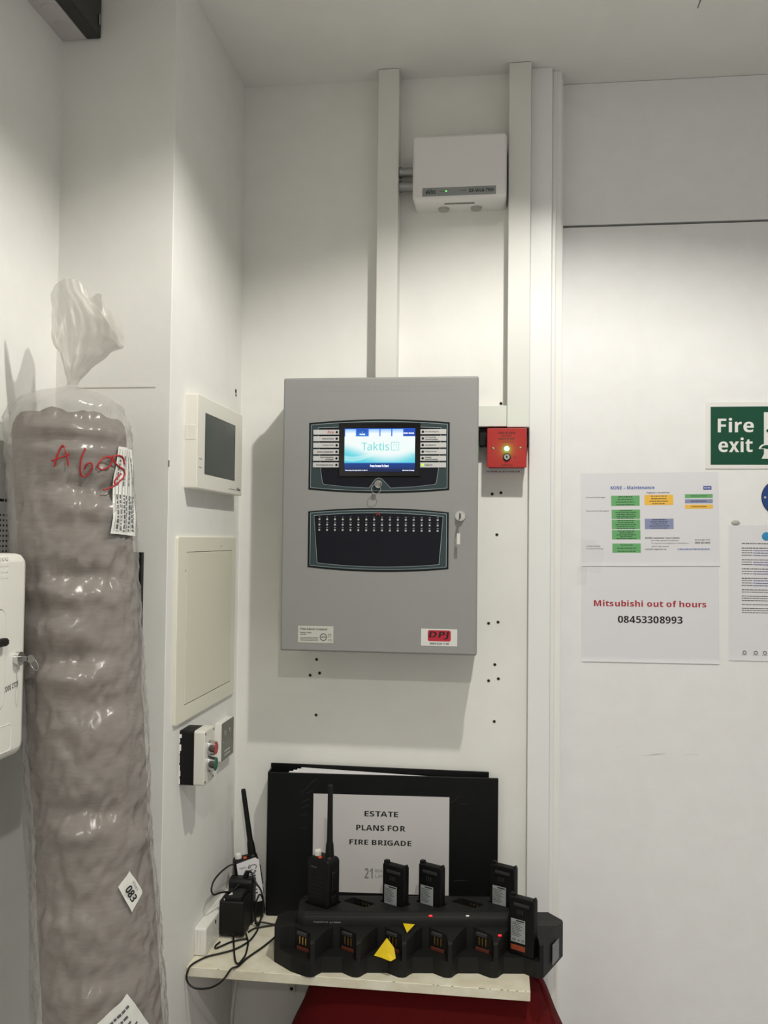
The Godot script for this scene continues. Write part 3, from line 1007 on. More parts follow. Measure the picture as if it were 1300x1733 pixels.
# ------------------------------------------------------------------ far left: phone box and notice
func phone_box() -> void:
	var t := thing("refuge_phone_box", "white rounded emergency phone box with key, at the left edge", "phone box", Vector3(-0.219, 1.179, 0.957))
	var f := facing_right(Vector3.ZERO)
	var w: Material = mat("phone_white", Color(0.895, 0.89, 0.86), 0.36)
	var g := Geo.new()
	g.t = f
	g.plate(0.0, 0.0, 0.217, 0.294, 0.018, 0.0, 0.114, 0.012, 8)
	var shell := CSGCombiner3D.new()
	shell.name = "housing"
	csg(shell, "case", g, w, CSGShape3D.OPERATION_UNION)
	g = Geo.new()
	g.t = f
	g.prism(Geo.rrect(0.0235, 0.0735, 0.1585, 0.2165, 0.0165, 6), 0.1, 0.13)
	csg(shell, "door_opening", g, w, CSGShape3D.OPERATION_SUBTRACTION)
	t.add_child(shell)
	g = Geo.new()
	g.t = f
	g.plate(0.025, 0.075, 0.157, 0.215, 0.015, 0.1, 0.1152, 0.001, 6)
	var d := part("handset_door", g, w, t)
	g = Geo.new()
	g.t = f
	g.cbox(Vector3(0.07, 0.165, 0.115), Vector3(0.148, 0.176, 0.127), 0.003)
	part("pull_handle", g, mats.black_plastic, d)
	g = Geo.new()
	g.t = f
	for r in 4:
		for c in 8:
			var p := Vector3(0.088 + c * 0.0095, 0.259 + r * 0.0085, 0.1138)
			g.cbox(p, p + Vector3(0.006, 0.0055, 0.0008), 0.0005)
	part("speaker_dimples", g, w, t).set_meta("kind", "stuff")
	g = Geo.new()
	g.t = f
	var pts := []
	for v in Geo.rrect(0.03, 0.012, 0.178, 0.05, 0.006, 4):
		pts.append(Vector3(v.x, v.y, 0.1138))
	g.tube(pts, 0.0009, 6, true)
	part("label_rim", g, w, t)
	# lock and key
	var k := Vector3(0.188, 0.1415, 0.1135)
	g = Geo.new()
	g.t = f
	g.cyl(k, k + Vector3(0, 0, 0.008), 0.0105, 0.0102, 24)
	var lock := part("lock", g, mats.chrome, t)
	g = Geo.new()
	g.t = f
	g.cbox(k + Vector3(-0.0009, -0.0032, 0.008), k + Vector3(0.0009, 0.0032, 0.019), 0.0003)
	g.cyl(k + Vector3(-0.0009, 0, 0.023), k + Vector3(0.0009, 0, 0.023), 0.006, 0.006, 16)
	part("key", g, mats.steel, lock)
	g = Geo.new()
	g.t = f
	g.ring(k + Vector3(0.0, -0.0075, 0.0285), Vector3(0.5, 0.2, 0.3).normalized(), 0.0098, 0.0005)
	part("key_ring", g, mats.chrome, lock)
	letters(t, mat("code_ink", Color(0.25, 0.24, 0.22), 0.6), Transform3D(f.basis * Basis(Vector3(0, 0, 1), 0.12), f * Vector3(0.0, -0.02, 0.114)), [["/CODE 2721", 0.166, 0.097, 0.207, 0.1045, true]])
	# notice on the wall behind it
	t = thing("wall_notice", "white printed sheet on the left wall behind the wrapped roll", "notice", Vector3(-0.219, 1.291, 0.806))
	g = Geo.new()
	g.t = f
	g.box(Vector3(0, 0, 0), Vector3(0.21, 0.297, 0.0004))
	part("sheet", g, mats.paper, t)
	var rng := RandomNumberGenerator.new()
	rng.seed = 6
	g = Geo.new()
	g.t = f
	g.print_lines(rng, 0.06, 0.2, 0.266, 0.007, 0.0004)
	for r in 22:
		for c in [0.165, 0.178, 0.188, 0.198]:
			g.box(Vector3(c, 0.24 - r * 0.0085, 0.0004), Vector3(c + 0.0045, 0.2432 - r * 0.0085, 0.0006))
	part("print", g, mats.ink, t)

# ------------------------------------------------------------------ roll in a plastic bag
var crease_noise := FastNoiseLite.new()
var fine_noise := FastNoiseLite.new()

func roll_axis(y: float) -> Vector3:
	return Vector3(0.060 - 0.172 * y / 1.70, y, 0.677 - 0.062 * y / 1.70)

# rows of the bag: height -> [x of centre, z of centre, half width, half depth, looseness]
func bag_row(y: float) -> Array:
	if y < 1.69:
		var r := 0.0945 - 0.006 * exp(-pow((y - 1.02) / 0.1, 2.0)) + 0.001 * sin(y * 9.0)
		var a := roll_axis(y)
		return [a.x, a.z, r, r, 1.0]
	var tab := [[1.69, -0.111, 0.615, 0.0945, 0.0945, 1.0], [1.708, -0.111, 0.615, 0.0875, 0.087, 0.9], [1.722, -0.111, 0.615, 0.074, 0.072, 0.7], [1.733, -0.109, 0.615, 0.05, 0.048, 0.5], [1.740, -0.106, 0.615, 0.022, 0.02, 0.3], [1.745, -0.1045, 0.615, 0.0085, 0.0085, 0.15], [1.752, -0.103, 0.615, 0.009, 0.009, 0.15], [1.772, -0.097, 0.615, 0.021, 0.014, 0.35], [1.796, -0.085, 0.615, 0.039, 0.023, 0.5], [1.826, -0.0765, 0.615, 0.0555, 0.032, 0.6], [1.849, -0.0765, 0.615, 0.0575, 0.037, 0.65], [1.869, -0.0845, 0.615, 0.0515, 0.04, 0.65], [1.89, -0.096, 0.615, 0.042, 0.041, 0.6], [1.908, -0.0995, 0.615, 0.039, 0.041, 0.6]]
	for i in tab.size() - 1:
		if y <= tab[i + 1][0]:
			var k: float = (y - tab[i][0]) / (tab[i + 1][0] - tab[i][0])
			k = lerpf(k, smoothstep(0.0, 1.0, k), 0.4)
			var o := []
			for c in range(1, 6):
				o.append(lerpf(tab[i][c], tab[i + 1][c], k))
			return o
	return tab[-1].slice(1)

var folds := [[1.668, 44.0, 0.010, 0.016, 60.0], [1.637, 20.0, 0.006, 0.010, 45.0], [1.548, 40.0, 0.011, 0.018, 32.0], [1.415, 30.0, 0.011, 0.017, 36.0], [1.36, -10.0, 0.007, 0.02, 40.0], [1.292, 16.0, 0.012, 0.018, 34.0], [1.21, 45.0, 0.006, 0.025, 40.0], [1.064, 14.0, 0.012, 0.018, 36.0], [1.04, 75.0, 0.008, 0.022, 25.0], [0.93, 0.0, 0.005, 0.02, 40.0], [0.83, 25.0, 0.005, 0.02, 50.0]]

func bag_point(th: float, y: float, lift := 0.0) -> Vector3:
	var r := bag_row(y)
	var d := Vector3(sin(th), 0.0, cos(th))
	var p := Vector3(d.x * 0.0945 + roll_axis(minf(y, 1.7)).x, y, d.z * 0.0945)
	var n := crease_noise.get_noise_3d(p.x * 90.0, p.y * 42.0, p.z * 90.0)
	var k := (1.0 - absf(n) * 2.6) * 0.0052 + fine_noise.get_noise_3d(p.x * 200.0, p.y * 120.0, p.z * 200.0) * 0.0012
	for f in folds:
		var dth := wrapf(rad_to_deg(th) - f[1], -180.0, 180.0)
		if absf(y - f[0]) < 0.07 and absf(dth) < f[4] * 2.2:
			var v: float = (y - f[0] + 0.006 * cos(deg_to_rad(dth) * 1.4)) / f[3]
			k += (f[2] * 0.95 * exp(-v * v) - f[2] * 1.0 * exp(-pow(v - 1.6, 2.0))) * exp(-pow(dth / f[4], 2.0))
	var tie := 1.0
	if y > 1.72:
		tie = r[4]
		k = (0.0045 * absf(sin(th * 4.0 + y * 14.0)) + 0.004 * absf(sin(th * 7.5 - y * 9.0)) + 0.0018 * sin(th * 23.0 + y * 31.0) - 0.004) * r[4] + 0.004 * n * r[4]
	return Vector3(r[0] + d.x * (r[2] + k * tie + lift), y, r[1] + d.z * (r[3] + k * tie * (1.0 if y < 1.72 else 0.9) + lift))

func sheet_point(th: float, y: float, lift: float) -> Vector3:   # where a stiff sheet or a pen meets the bag: the small creases are bridged
	var far := 0.0
	for s in 7:
		var q := bag_point(th, y + (s - 3) * 0.008)
		var ax := bag_row(y + (s - 3) * 0.008)
		far += Vector2(q.x - ax[0], q.z - ax[1]).length() / 7.0
	var row := bag_row(y)
	return Vector3(row[0] + sin(th) * (far + lift + 0.0028), y, row[1] + cos(th) * (far + lift + 0.0028))

func bag_patch(corners: Array, nu: int, nv: int, lift: float, thick: float) -> Geo:   # a sticker that follows the bag; corners [angle, height] from top left, clockwise
	var g := Geo.new()
	var pt := func(u: float, v: float, h: float) -> Vector3:
		var a := Vector2(corners[0][0], corners[0][1]).lerp(Vector2(corners[1][0], corners[1][1]), u)
		var b := Vector2(corners[3][0], corners[3][1]).lerp(Vector2(corners[2][0], corners[2][1]), u)
		var c := a.lerp(b, v)
		return sheet_point(deg_to_rad(c.x), c.y, h)
	g.smooth(1)
	for i in nu:
		for j in nv:
			var u0 := float(i) / nu
			var u1 := float(i + 1) / nu
			var v0 := float(j) / nv
			var v1 := float(j + 1) / nv
			g.quad(pt.call(u0, v1, lift + thick), pt.call(u1, v1, lift + thick), pt.call(u1, v0, lift + thick), pt.call(u0, v0, lift + thick))
	g.flat()
	return g

func wrapped_roll() -> void:
	crease_noise.seed = 14
	crease_noise.frequency = 0.32
	crease_noise.fractal_octaves = 3
	fine_noise.seed = 8
	fine_noise.frequency = 0.3
	var t := thing("wrapped_roll", "tall brown roll in a clear plastic bag knotted at the top", "roll", Vector3(0.06, 0.0, 0.677))
	var o := -t.position
	# the roll itself
	var g := Geo.new()
	g.t = Transform3D(Basis(), o)
	g.smooth(1)
	var n := 48
	var ys := []
	for i in 241:
		ys.append(1.66 * i / 240.0)
	var pt := func(i: int, y: float, k: float) -> Vector3:
		var th := TAU * i / n
		var a := roll_axis(y)
		var r := 0.0885 + 0.0012 * fine_noise.get_noise_3d(sin(th) * 30.0, y * 60.0, cos(th) * 30.0)
		var b := bag_point(th, minf(y, 1.688))
		var br := Vector2(b.x - a.x, b.z - a.z).length() - 0.0065   # the roll gives where the bag is drawn in
		r = minf(r, br) * k
		return a + Vector3(sin(th) * r + 0.002, 0, cos(th) * r)
	for j in ys.size() - 1:
		for i in n:
			g.quad(pt.call(i, ys[j], 1.0), pt.call(i + 1, ys[j], 1.0), pt.call(i + 1, ys[j + 1], 1.0), pt.call(i, ys[j + 1], 1.0))
	var tops := [[1.668, 0.995], [1.678, 0.975], [1.686, 0.93], [1.691, 0.86], [1.693, 0.7], [1.692, 0.4]]
	var crumple := func(i: int, e: Array) -> Vector3:
		var q: Vector3 = pt.call(i, 1.66, e[1])
		q.y = e[0] + (e[0] - 1.66) * 0.45 * crease_noise.get_noise_3d(q.x * 60.0, 0.0, q.z * 60.0)
		return q
	for k in tops.size():
		for i in n:
			if k == 0:
				g.quad(pt.call(i, 1.66, 1.0), pt.call(i + 1, 1.66, 1.0), crumple.call(i + 1, tops[0]), crumple.call(i, tops[0]))
			else:
				g.quad(crumple.call(i, tops[k - 1]), crumple.call(i + 1, tops[k - 1]), crumple.call(i + 1, tops[k]), crumple.call(i, tops[k]))
	for i in n:
		g.tri(crumple.call(i, tops[-1]), crumple.call(i + 1, tops[-1]), roll_axis(1.69))
	var fibre := noise_tex(0.02, 44, Color(0.285, 0.23, 0.19), Color(0.43, 0.37, 0.32), 6)
	var fm := grain(mat("brown_fibre", Color(0.95, 0.93, 0.9), 0.95), fibre, noise_tex(0.02, 45, Color.BLACK, Color.WHITE, 5), 4.0, 0.12)
	fm.uv1_scale = Vector3(2.5, 14.0, 2.5)
	part("roll", g, fm, t, "brown fibrous roll inside the bag")
	# the bag
	g = Geo.new()
	g.t = Transform3D(Basis(), o)
	g.smooth(1)
	var rows := []
	var y := 0.004
	while y < 1.9:
		rows.append(y)
		y += 0.012 if y < 0.6 else (0.0055 if y < 1.72 else 0.0042)
	rows.append(1.906)
	var m := 120
	var grid := []
	for r in rows:
		var ring := []
		for i in m:
			var p := bag_point(TAU * i / m, r)
			if r > 1.80:   # the open end stands up in two flaps
				p.y -= (r - 1.80) * 0.75 * pow(absf(sin(TAU * i / m)), 6.0) - 0.004 * sin(TAU * i / m * 3.0 + 1.0) * (r - 1.8) / 0.1
			ring.append(p)
		grid.append(ring)
	var neck := Geo.new()
	neck.t = g.t
	neck.smooth(1)
	for j in grid.size() - 1:
		for i in m:
			var k := (i + 1) % m
			(g if rows[j] < 1.742 else neck).quad(grid[j][i], grid[j][k], grid[j + 1][k], grid[j + 1][i])
	var film := mat("plastic_film", Color(0.80, 0.785, 0.77, 0.34), 0.27, 0.0, 1.0)
	film.transparency = BaseMaterial3D.TRANSPARENCY_ALPHA
	film.cull_mode = BaseMaterial3D.CULL_DISABLED
	part("plastic_bag", g, film, t, "crumpled clear plastic bag")
	var gathered := mat("gathered_film", Color(0.82, 0.81, 0.78, 0.52), 0.36, 0.0, 0.6)
	gathered.transparency = BaseMaterial3D.TRANSPARENCY_ALPHA
	gathered.cull_mode = BaseMaterial3D.CULL_DISABLED
	part("bag_neck", neck, gathered, t, "gathered and twisted neck of the plastic bag")
	# red marker writing
	var strokes := [
		[[12.9, 1.604], [16.6, 1.623], [21.0, 1.637], [23.6, 1.624], [24.5, 1.606]], [[11.0, 1.613], [17.1, 1.617], [25.9, 1.624]],
		[[38.9, 1.634], [35.0, 1.617], [34.1, 1.6], [36.3, 1.591], [41.1, 1.594], [44.6, 1.605], [43.3, 1.612], [39.3, 1.609], [38.2, 1.602]],
		[[63.8, 1.625], [56.2, 1.622], [50.7, 1.614], [49.5, 1.606], [53.7, 1.603], [60.3, 1.609], [62.6, 1.619], [59.0, 1.623]],
		[[76.8, 1.614], [75.0, 1.625], [68.1, 1.627], [63.7, 1.622], [67.4, 1.613], [75.1, 1.606], [77.2, 1.598], [71.6, 1.586], [67.6, 1.581], [66.6, 1.587], [73.4, 1.599]], [[67.6, 1.581], [60.6, 1.575], [54.2, 1.571]]]
	g = Geo.new()
	g.t = Transform3D(Basis(), o)
	for s in strokes:
		var raw := []
		for p in s:
			raw.append(Vector3(p[0], p[1], 0.0))
		var on := []
		for p in spline(raw, 6):
			on.append(sheet_point(deg_to_rad(p.x), p.y, 0.0024 if p.x > 58.0 else 0.0014))
		g.tube(on, 0.0013, 6)
	part("marker_writing", g, mat("marker_red", Color(0.68, 0.1, 0.13), 0.5), t, "red handwritten A608")
	# delivery label, price sticker, address label
	var rng := RandomNumberGenerator.new()
	rng.seed = 19
	g = bag_patch([[70.6, 1.642], [96.3, 1.641], [93.2, 1.500], [56.9, 1.504]], 10, 16, 0.0012, 0.0003)
	var lab := part("delivery_label", g, mat("sticker_white", Color(0.87, 0.87, 0.85), 0.5), t)
	lab.position = o
	var ink := Geo.new()
	for c in 7:
		var u0 := 0.12 + c * 0.125
		var v := 0.55
		while v < 0.96:
			var v1 := minf(v + rng.randf_range(0.02, 0.06), 0.97)
			ink.st.append_from(bag_quad([[70.6, 1.642], [96.3, 1.641], [93.2, 1.500], [56.9, 1.504]], u0, v, u0 + 0.055, v1, 0.0016), 0, Transform3D())
			v = v1 + 0.015
		v = 0.1
		while c % 2 == 0 and v < 0.42:
			var v1 := minf(v + rng.randf_range(0.02, 0.06), 0.45)
			ink.st.append_from(bag_quad([[70.6, 1.642], [96.3, 1.641], [93.2, 1.500], [56.9, 1.504]], u0, v, u0 + 0.05, v1, 0.0016), 0, Transform3D())
			v = v1 + 0.015
		ink.st.append_from(bag_quad([[70.6, 1.642], [96.3, 1.641], [93.2, 1.500], [56.9, 1.504]], u0 - 0.045, 0.03, u0 - 0.033, 0.97, 0.0016), 0, Transform3D())
	ink.st.append_from(bag_quad([[70.6, 1.642], [96.3, 1.641], [93.2, 1.500], [56.9, 1.504]], 0.04, 0.55, 0.97, 0.558, 0.0016), 0, Transform3D())
	part("label_print", ink, mats.grey_ink, lab)
	g = bag_patch([[46.1, 0.977], [58.2, 0.995], [70.5, 0.959], [56.3, 0.937]], 8, 8, 0.0012, 0.0003)
	lab = part("price_sticker", g, mats.sticker_white, t)
	lab.position = o
	var c0 := sheet_point(deg_to_rad(58.0), 0.966, 0.0046)
	var out := Vector3(sin(deg_to_rad(57.0)), 0, cos(deg_to_rad(57.0)))
	var fr := Transform3D(Basis(Vector3.UP.cross(out), Vector3.UP, out) * Basis(Vector3(0, 0, 1), deg_to_rad(-62.0)), c0)
	letters(lab, mats.ink, fr, [["083", -0.012, -0.009, 0.014, 0.003, true]])
	letters(lab, mats.grey_ink, fr, [["3541", -0.014, 0.006, 0.004, 0.0095]])
	g = bag_patch([[18.6, 0.79], [46.9, 0.826], [76.0, 0.742], [46.0, 0.70]], 10, 10, 0.0012, 0.0003)
	lab = part("address_label", g, mats.sticker_white, t)
	lab.position = o
	ink = Geo.new()
	for c in 8:
		var v := 0.12 + c * 0.1
		var u := 0.06
		while u < 0.8 - 0.06 * (c % 3):
			var u1 := u + rng.randf_range(0.04, 0.12)
			ink.st.append_from(bag_quad([[18.6, 0.79], [46.9, 0.826], [76.0, 0.742], [46.0, 0.70]], u, v, u1, v + 0.04, 0.0016), 0, Transform3D())
			u = u1 + 0.025
	part("label_print", ink, mats.grey_ink, lab)
	# dark board standing behind the roll
	var b := thing("black_board", "narrow black board edge standing behind the wrapped roll", "board", Vector3(-0.14, 0.0, 0.4495))
	g = Geo.new()
	g.cbox(Vector3(0.0, 0.0, 0.0), Vector3(0.0965, 1.4715, 0.012), 0.001)
	part("panel", g, mats.black_plastic, b)

func bag_quad(corners: Array, u0: float, v0: float, u1: float, v1: float, lift: float) -> ArrayMesh:
	var sub := []
	for w in [[u0, v0], [u1, v0], [u1, v1], [u0, v1]]:
		var a := Vector2(corners[0][0], corners[0][1]).lerp(Vector2(corners[1][0], corners[1][1]), w[0])
		var b := Vector2(corners[3][0], corners[3][1]).lerp(Vector2(corners[2][0], corners[2][1]), w[0])
		var c := a.lerp(b, w[1])
		sub.append([c.x, c.y])
	var g := bag_patch(sub, 1, maxi(1, int(absf(v1 - v0) * 14.0)), lift, 0.0003)
	return g.mesh()

# ------------------------------------------------------------------ notices on the door
func sheet(called: String, label: String, category: String, lo: Vector2, size: Vector2, curl: float) -> Node3D:
	var t := thing(called, label, category, Vector3(lo.x, lo.y, -0.06))
	var g := Geo.new()
	g.smooth(1)
	var n := 80
	for i in n:   # the lower edge lifts a little off the door
		var y0 := size.y * i / n
		var y1 := size.y * (i + 1) / n
		var z0 := 0.0006 + curl * pow(maxf(0.0, 1.0 - y0 / (size.y * 0.05)), 1.5)
		var z1 := 0.0006 + curl * pow(maxf(0.0, 1.0 - y1 / (size.y * 0.05)), 1.5)
		g.quad(Vector3(0, y0, z0), Vector3(size.x, y0, z0), Vector3(size.x, y1, z1), Vector3(0, y1, z1))
	g.flat()
	part("sheet", g, mat("laminate", Color(0.88, 0.875, 0.895), 0.32), t)
	return t

func card(parent: Node3D, called: String, x0: float, y0: float, x1: float, y1: float, m: Material, z := 0.0006) -> MeshInstance3D:
	var g := Geo.new()
	g.box(Vector3(x0, y0, z), Vector3(x1, y1, z + 0.0002))
	return part(called, g, m, parent)

func notices() -> void:
	var rng := RandomNumberGenerator.new()
	rng.seed = 31
	# maintenance contacts chart
	var t := sheet("maintenance_notice", "white landscape sheet headed Maintenance with green and yellow boxes", "notice", Vector2(0.778, 1.444), Vector2(0.2992, 0.2085), 0.0012)
	t.rotation_degrees.z = 0.8
	var fr := at(0, 0, 0.0006)
	var blue := mat("title_blue", Color(0.2, 0.34, 0.66), 0.5)
	letters(t, blue, fr, [["KONE \u2013 Maintenance", 0.0656, 0.1715, 0.1612, 0.1795, true]])
	letters(t, mats.ink, fr, [["Support / escalation", 0.144, 0.1612, 0.1938, 0.1654, true], ["Contracts Manager", 0.0111, 0.1518, 0.0538, 0.1557], ["Area Service Managers", 0.0112, 0.1212, 0.0615, 0.1252], ["Credit control", 0.0105, 0.0428, 0.0413, 0.0465], ["(Credit & billing)", 0.0106, 0.0368, 0.0476, 0.0405], ["KONE Customer Care Centre", 0.1399, 0.0605, 0.2139, 0.0643, true], ["For other general enquiries:", 0.1526, 0.0546, 0.2126, 0.0582], ["To request an engineer's attendance", 0.1527, 0.0485, 0.2333, 0.052], ["(24/7 call centre)", 0.1536, 0.0414, 0.1906, 0.0453], ["LOLER reports to:", 0.14, 0.035, 0.1858, 0.0388, true], ["01535 667 977", 0.2471, 0.0557, 0.2795, 0.0597], ["0800 652 0692", 0.2471, 0.0494, 0.2795, 0.0533, true]])
	var green := mat("chart_green", Color(0.42, 0.68, 0.44), 0.45)
	var yellow := mat("chart_yellow", Color(0.95, 0.75, 0.3), 0.45)
	var violet := mat("chart_violet", Color(0.55, 0.58, 0.72), 0.45)
	var logo := card(t, "logo_box", 0.2667, 0.1692, 0.284, 0.1774, mat("logo_blue", Color(0.08, 0.22, 0.6), 0.45))
	letters(logo, mat("logo_white", Color(0.9, 0.9, 0.93), 0.5), at(0, 0, 0.0008), [["KONE", 0.2685, 0.1714, 0.2822, 0.1752, true]])
	var boxes := [[0.0663, 0.1345, 0.1287, 0.1577, green, 4], [0.1391, 0.136, 0.2016, 0.1587, yellow, 4], [0.0671, 0.1052, 0.1291, 0.1262, green, 5], [0.0671, 0.0824, 0.1291, 0.1035, green, 5], [0.0672, 0.0593, 0.1295, 0.0802, green, 5], [0.0679, 0.0295, 0.1299, 0.0502, green, 3], [0.1392, 0.0822, 0.2016, 0.1054, violet, 5], [0.2268, 0.1508, 0.2863, 0.1595, green, 0], [0.2268, 0.1392, 0.2863, 0.1482, violet, 0], [0.2268, 0.1272, 0.2863, 0.1362, yellow, 0]]
	var names := ["Delivery Team", "Operations Sponsor", "Commercial Sponsor"]
	var nk := 0
	for b in boxes:
		var c := card(t, "contact_box", b[0], b[1], b[2], b[3], b[4])
		if b[5] == 0:
			letters(c, mats.ink, at(0, 0, 0.0008), [[names[nk], (b[0] + b[2]) / 2 - 0.017, (b[1] + b[3]) / 2 - 0.0017, (b[0] + b[2]) / 2 + 0.017, (b[1] + b[3]) / 2 + 0.0019, true]])
			nk += 1
			continue
		var g := Geo.new()
		for k in b[5]:
			var y: float = b[3] - (k + 0.5) * (b[3] - b[1]) / b[5]
			var w := rng.randf_range(0.013, 0.023)
			g.print_lines(rng, (b[0] + b[2]) / 2 - w, (b[0] + b[2]) / 2 + w, y, 0.0026, 0.0008)
		part("small_print", g, mat("chart_ink", Color(0.16, 0.24, 0.2), 0.6), c)
	var e := Geo.new()
	e.print_lines(rng, 0.2101, 0.2795, 0.0375, 0.003, 0.0006)
	e.box(Vector3(0.2101, 0.0352, 0.0006), Vector3(0.2795, 0.0355, 0.0008))
	part("mail_address", e, blue, t)
	# clear tape at the lower left corner of the chart
	tape(t, [[-0.006, -0.012], [0.04, -0.016], [0.05, 0.03], [0.03, 0.058], [-0.002, 0.06]], 0.0014)
	# out of hours number
	t = sheet("out_of_hours_notice", "white sheet with red and black out of hours telephone number", "notice", Vector2(0.7790, 1.2305), Vector2(0.2975, 0.2120), 0.0016)
	t.rotation_degrees.z = 0.4
	letters(t, mat("notice_red", Color(0.66, 0.14, 0.2), 0.5), fr, [["Mitsubishi out of hours", 0.027, 0.1236, 0.2705, 0.1378, true]])
	letters(t, mats.ink, fr, [["08453308993", 0.0795, 0.0872, 0.2195, 0.103, true]])
	tape(t, [[-0.01, 0.17], [0.012, 0.172], [0.012, 0.214], [-0.01, 0.212]], 0.0011)
	# contact sheet at the right edge
	t = sheet("contact_notice", "white portrait sheet of small black contact details at right edge", "notice", Vector2(1.0965, 1.2415), Vector2(0.21, 0.297), 0.0012)
	var g := Geo.new()
	g.lathe([[0.0, 0.0012], [0.004, 0.0010], [0.0075, 0.0006], [0.0095, 0.0]], 28)
	var ball := part("logo_ball", g, mat("ball_blue", Color(0.2, 0.55, 0.75), 0.3), t)
	ball.position = Vector3(0.0793, 0.273, 0.0006)
	ball.rotation_degrees.x = 90
	g = Geo.new()
	var hy := Geo.new()
	var heads := [0.257, 0.247, 0.2212, 0.2012, 0.1807, 0.1553]
	for y in [0.257, 0.247, 0.2417, 0.2365, 0.2312, 0.2212, 0.216, 0.2107, 0.2012, 0.1959, 0.1906, 0.1807, 0.1757, 0.1701, 0.1649, 0.1553, 0.1503, 0.1414, 0.1368, 0.1316, 0.123, 0.1148, 0.1102, 0.1052]:
		var hd: bool = heads.has(y)
		g.print_lines(rng, 0.0275, 0.05 if not hd else 0.085 + rng.randf_range(0.0, 0.05), y, 0.0028 if hd else 0.0023, 0.0006)
		if not hd and y > 0.16:
			hy.print_lines(rng, 0.052, 0.11, y, 0.0023, 0.0006)
			hy.box(Vector3(0.052, y - 0.0013, 0.0006), Vector3(0.11, y - 0.0011, 0.0008))
		elif not hd:
			g.print_lines(rng, 0.05, 0.1 + rng.randf_range(0.0, 0.08), y, 0.0023, 0.0006)
	part("print", g, mats.ink, t)
	part("link_print", hy, mat("link_blue", Color(0.2, 0.22, 0.5), 0.6), t)
	g = Geo.new()
	for x in [0.033, 0.0567, 0.0756, 0.1, 0.13, 0.16]:
		g.ring(Vector3(x, 0.0178, 0.0008), Vector3(0, 0, 1), 0.0035, 0.0008, 12, 5)
		g.print_lines(rng, x - 0.006, x + 0.006, 0.0125, 0.0015, 0.0006)
	part("footer_logos", g, mats.grey_ink, t)
	# blob of putty
	t = thing("putty_blob", "grey lump of adhesive putty on the door above the contact sheet", "putty", Vector3(1.111, 1.5441, -0.06))
	g = Geo.new()
	g.lathe([[0.0, 0.003], [0.005, 0.0026], [0.0085, 0.0015], [0.0095, 0.0]], 16)
	var pb := part("lump", g, mat("putty", Color(0.68, 0.68, 0.66), 0.7), t)
	pb.rotation_degrees.x = 90
	pb.scale = Vector3(1.0, 1.0, 0.62)
	# fire exit sign
	t = thing("fire_exit_sign", "green Fire exit sign with white lettering and running figure", "sign", Vector3(1.047, 1.6632, -0.06))
	g = Geo.new()
	g.cbox(Vector3(0, 0, 0), Vector3(0.45, 0.1487, 0.0022), 0.0004)
	part("board", g, mat("sign_white", Color(0.9, 0.895, 0.885), 0.35), t)
	card(t, "green_field", 0.0105, 0.009, 0.4395, 0.1382, mat("sign_green", Color(0.055, 0.285, 0.205), 0.5, 0.0, 0.4), 0.0022)
	letters(t, mats.sign_white, at(0, 0, 0.0024), [["Fire", 0.0257, 0.0811, 0.1023, 0.1132, true], ["exit", 0.0273, 0.0372, 0.0997, 0.0697, true]])
	card(t, "doorway", 0.1237, 0.0555, 0.19, 0.1252, mats.sign_white, 0.0024)
	g = Geo.new()   # running figure
	g.cyl(Vector3(0.158, 0.109, 0.0024), Vector3(0.158, 0.109, 0.0029), 0.0085, 0.0085, 18)
	for s in [[[0.153, 0.098], [0.146, 0.0556]], [[0.15, 0.094], [0.138, 0.088]], [[0.138, 0.088], [0.131, 0.081]], [[0.153, 0.094], [0.172, 0.082]], [[0.172, 0.082], [0.182, 0.092]]]:
		var a := Vector2(s[0][0], s[0][1])
		var b := Vector2(s[1][0], s[1][1])
		var nrm := (b - a).orthogonal().normalized() * 0.0045
		g.prism(PackedVector2Array([a - nrm, b - nrm, b + nrm, a + nrm]), 0.0024, 0.0029)
	part("running_figure", g, mats.sign_green, t)
	g = Geo.new()
	g.prism(mm([[112.4, 43.9], [114.5, 49.5], [119.0, 53.5], [126.0, 55.6], [146.0, 55.6], [146.0, 52.6], [127.0, 52.6], [120.5, 50.0], [116.5, 45.2], [127.0, 45.2], [127.0, 43.9]]), 0.0024, 0.0027)
	g.prism(mm([[123.7, 43.9], [123.7, 33.0], [118.7, 22.3], [160.0, 22.3], [160.0, 43.9]]), 0.0024, 0.00265)
	part("figure_leg", g, mats.sign_white, t)
	# blue disc
	t = thing("blue_disc_sign", "round blue metal door sign at the right edge", "sign", Vector3(1.2051, 1.6004, -0.06))
	g = Geo.new()
	g.cyl(Vector3(0, 0, 0), Vector3(0, 0, 0.0015), 0.0395, 0.0392, 48)
	part("disc", g, mat("disc_blue", Color(0.09, 0.25, 0.52), 0.35), t)
	g = Geo.new()
	g.ring(Vector3(0, 0, 0.0012), Vector3(0, 0, 1), 0.039, 0.0009, 48, 6)
	part("rim", g, mat("disc_rim", Color(0.16, 0.18, 0.22), 0.4), t)
	for x in [-0.032, 0.032]:
		g = Geo.new()
		g.cyl(Vector3(x, 0, 0.0014), Vector3(x, 0, 0.0024), 0.0032, 0.0026, 14)
		part("screw", g, mats.chrome, t)

func tape(parent: Node3D, poly: Array, z: float) -> void:
	var p := PackedVector2Array()
	for v in poly:
		p.append(Vector2(v[0], v[1]))
	var g := Geo.new()
	g.prism(p, z, z + 0.0002)
	part("clear_tape", g, clear_tape(), parent, "crumpled clear adhesive tape")

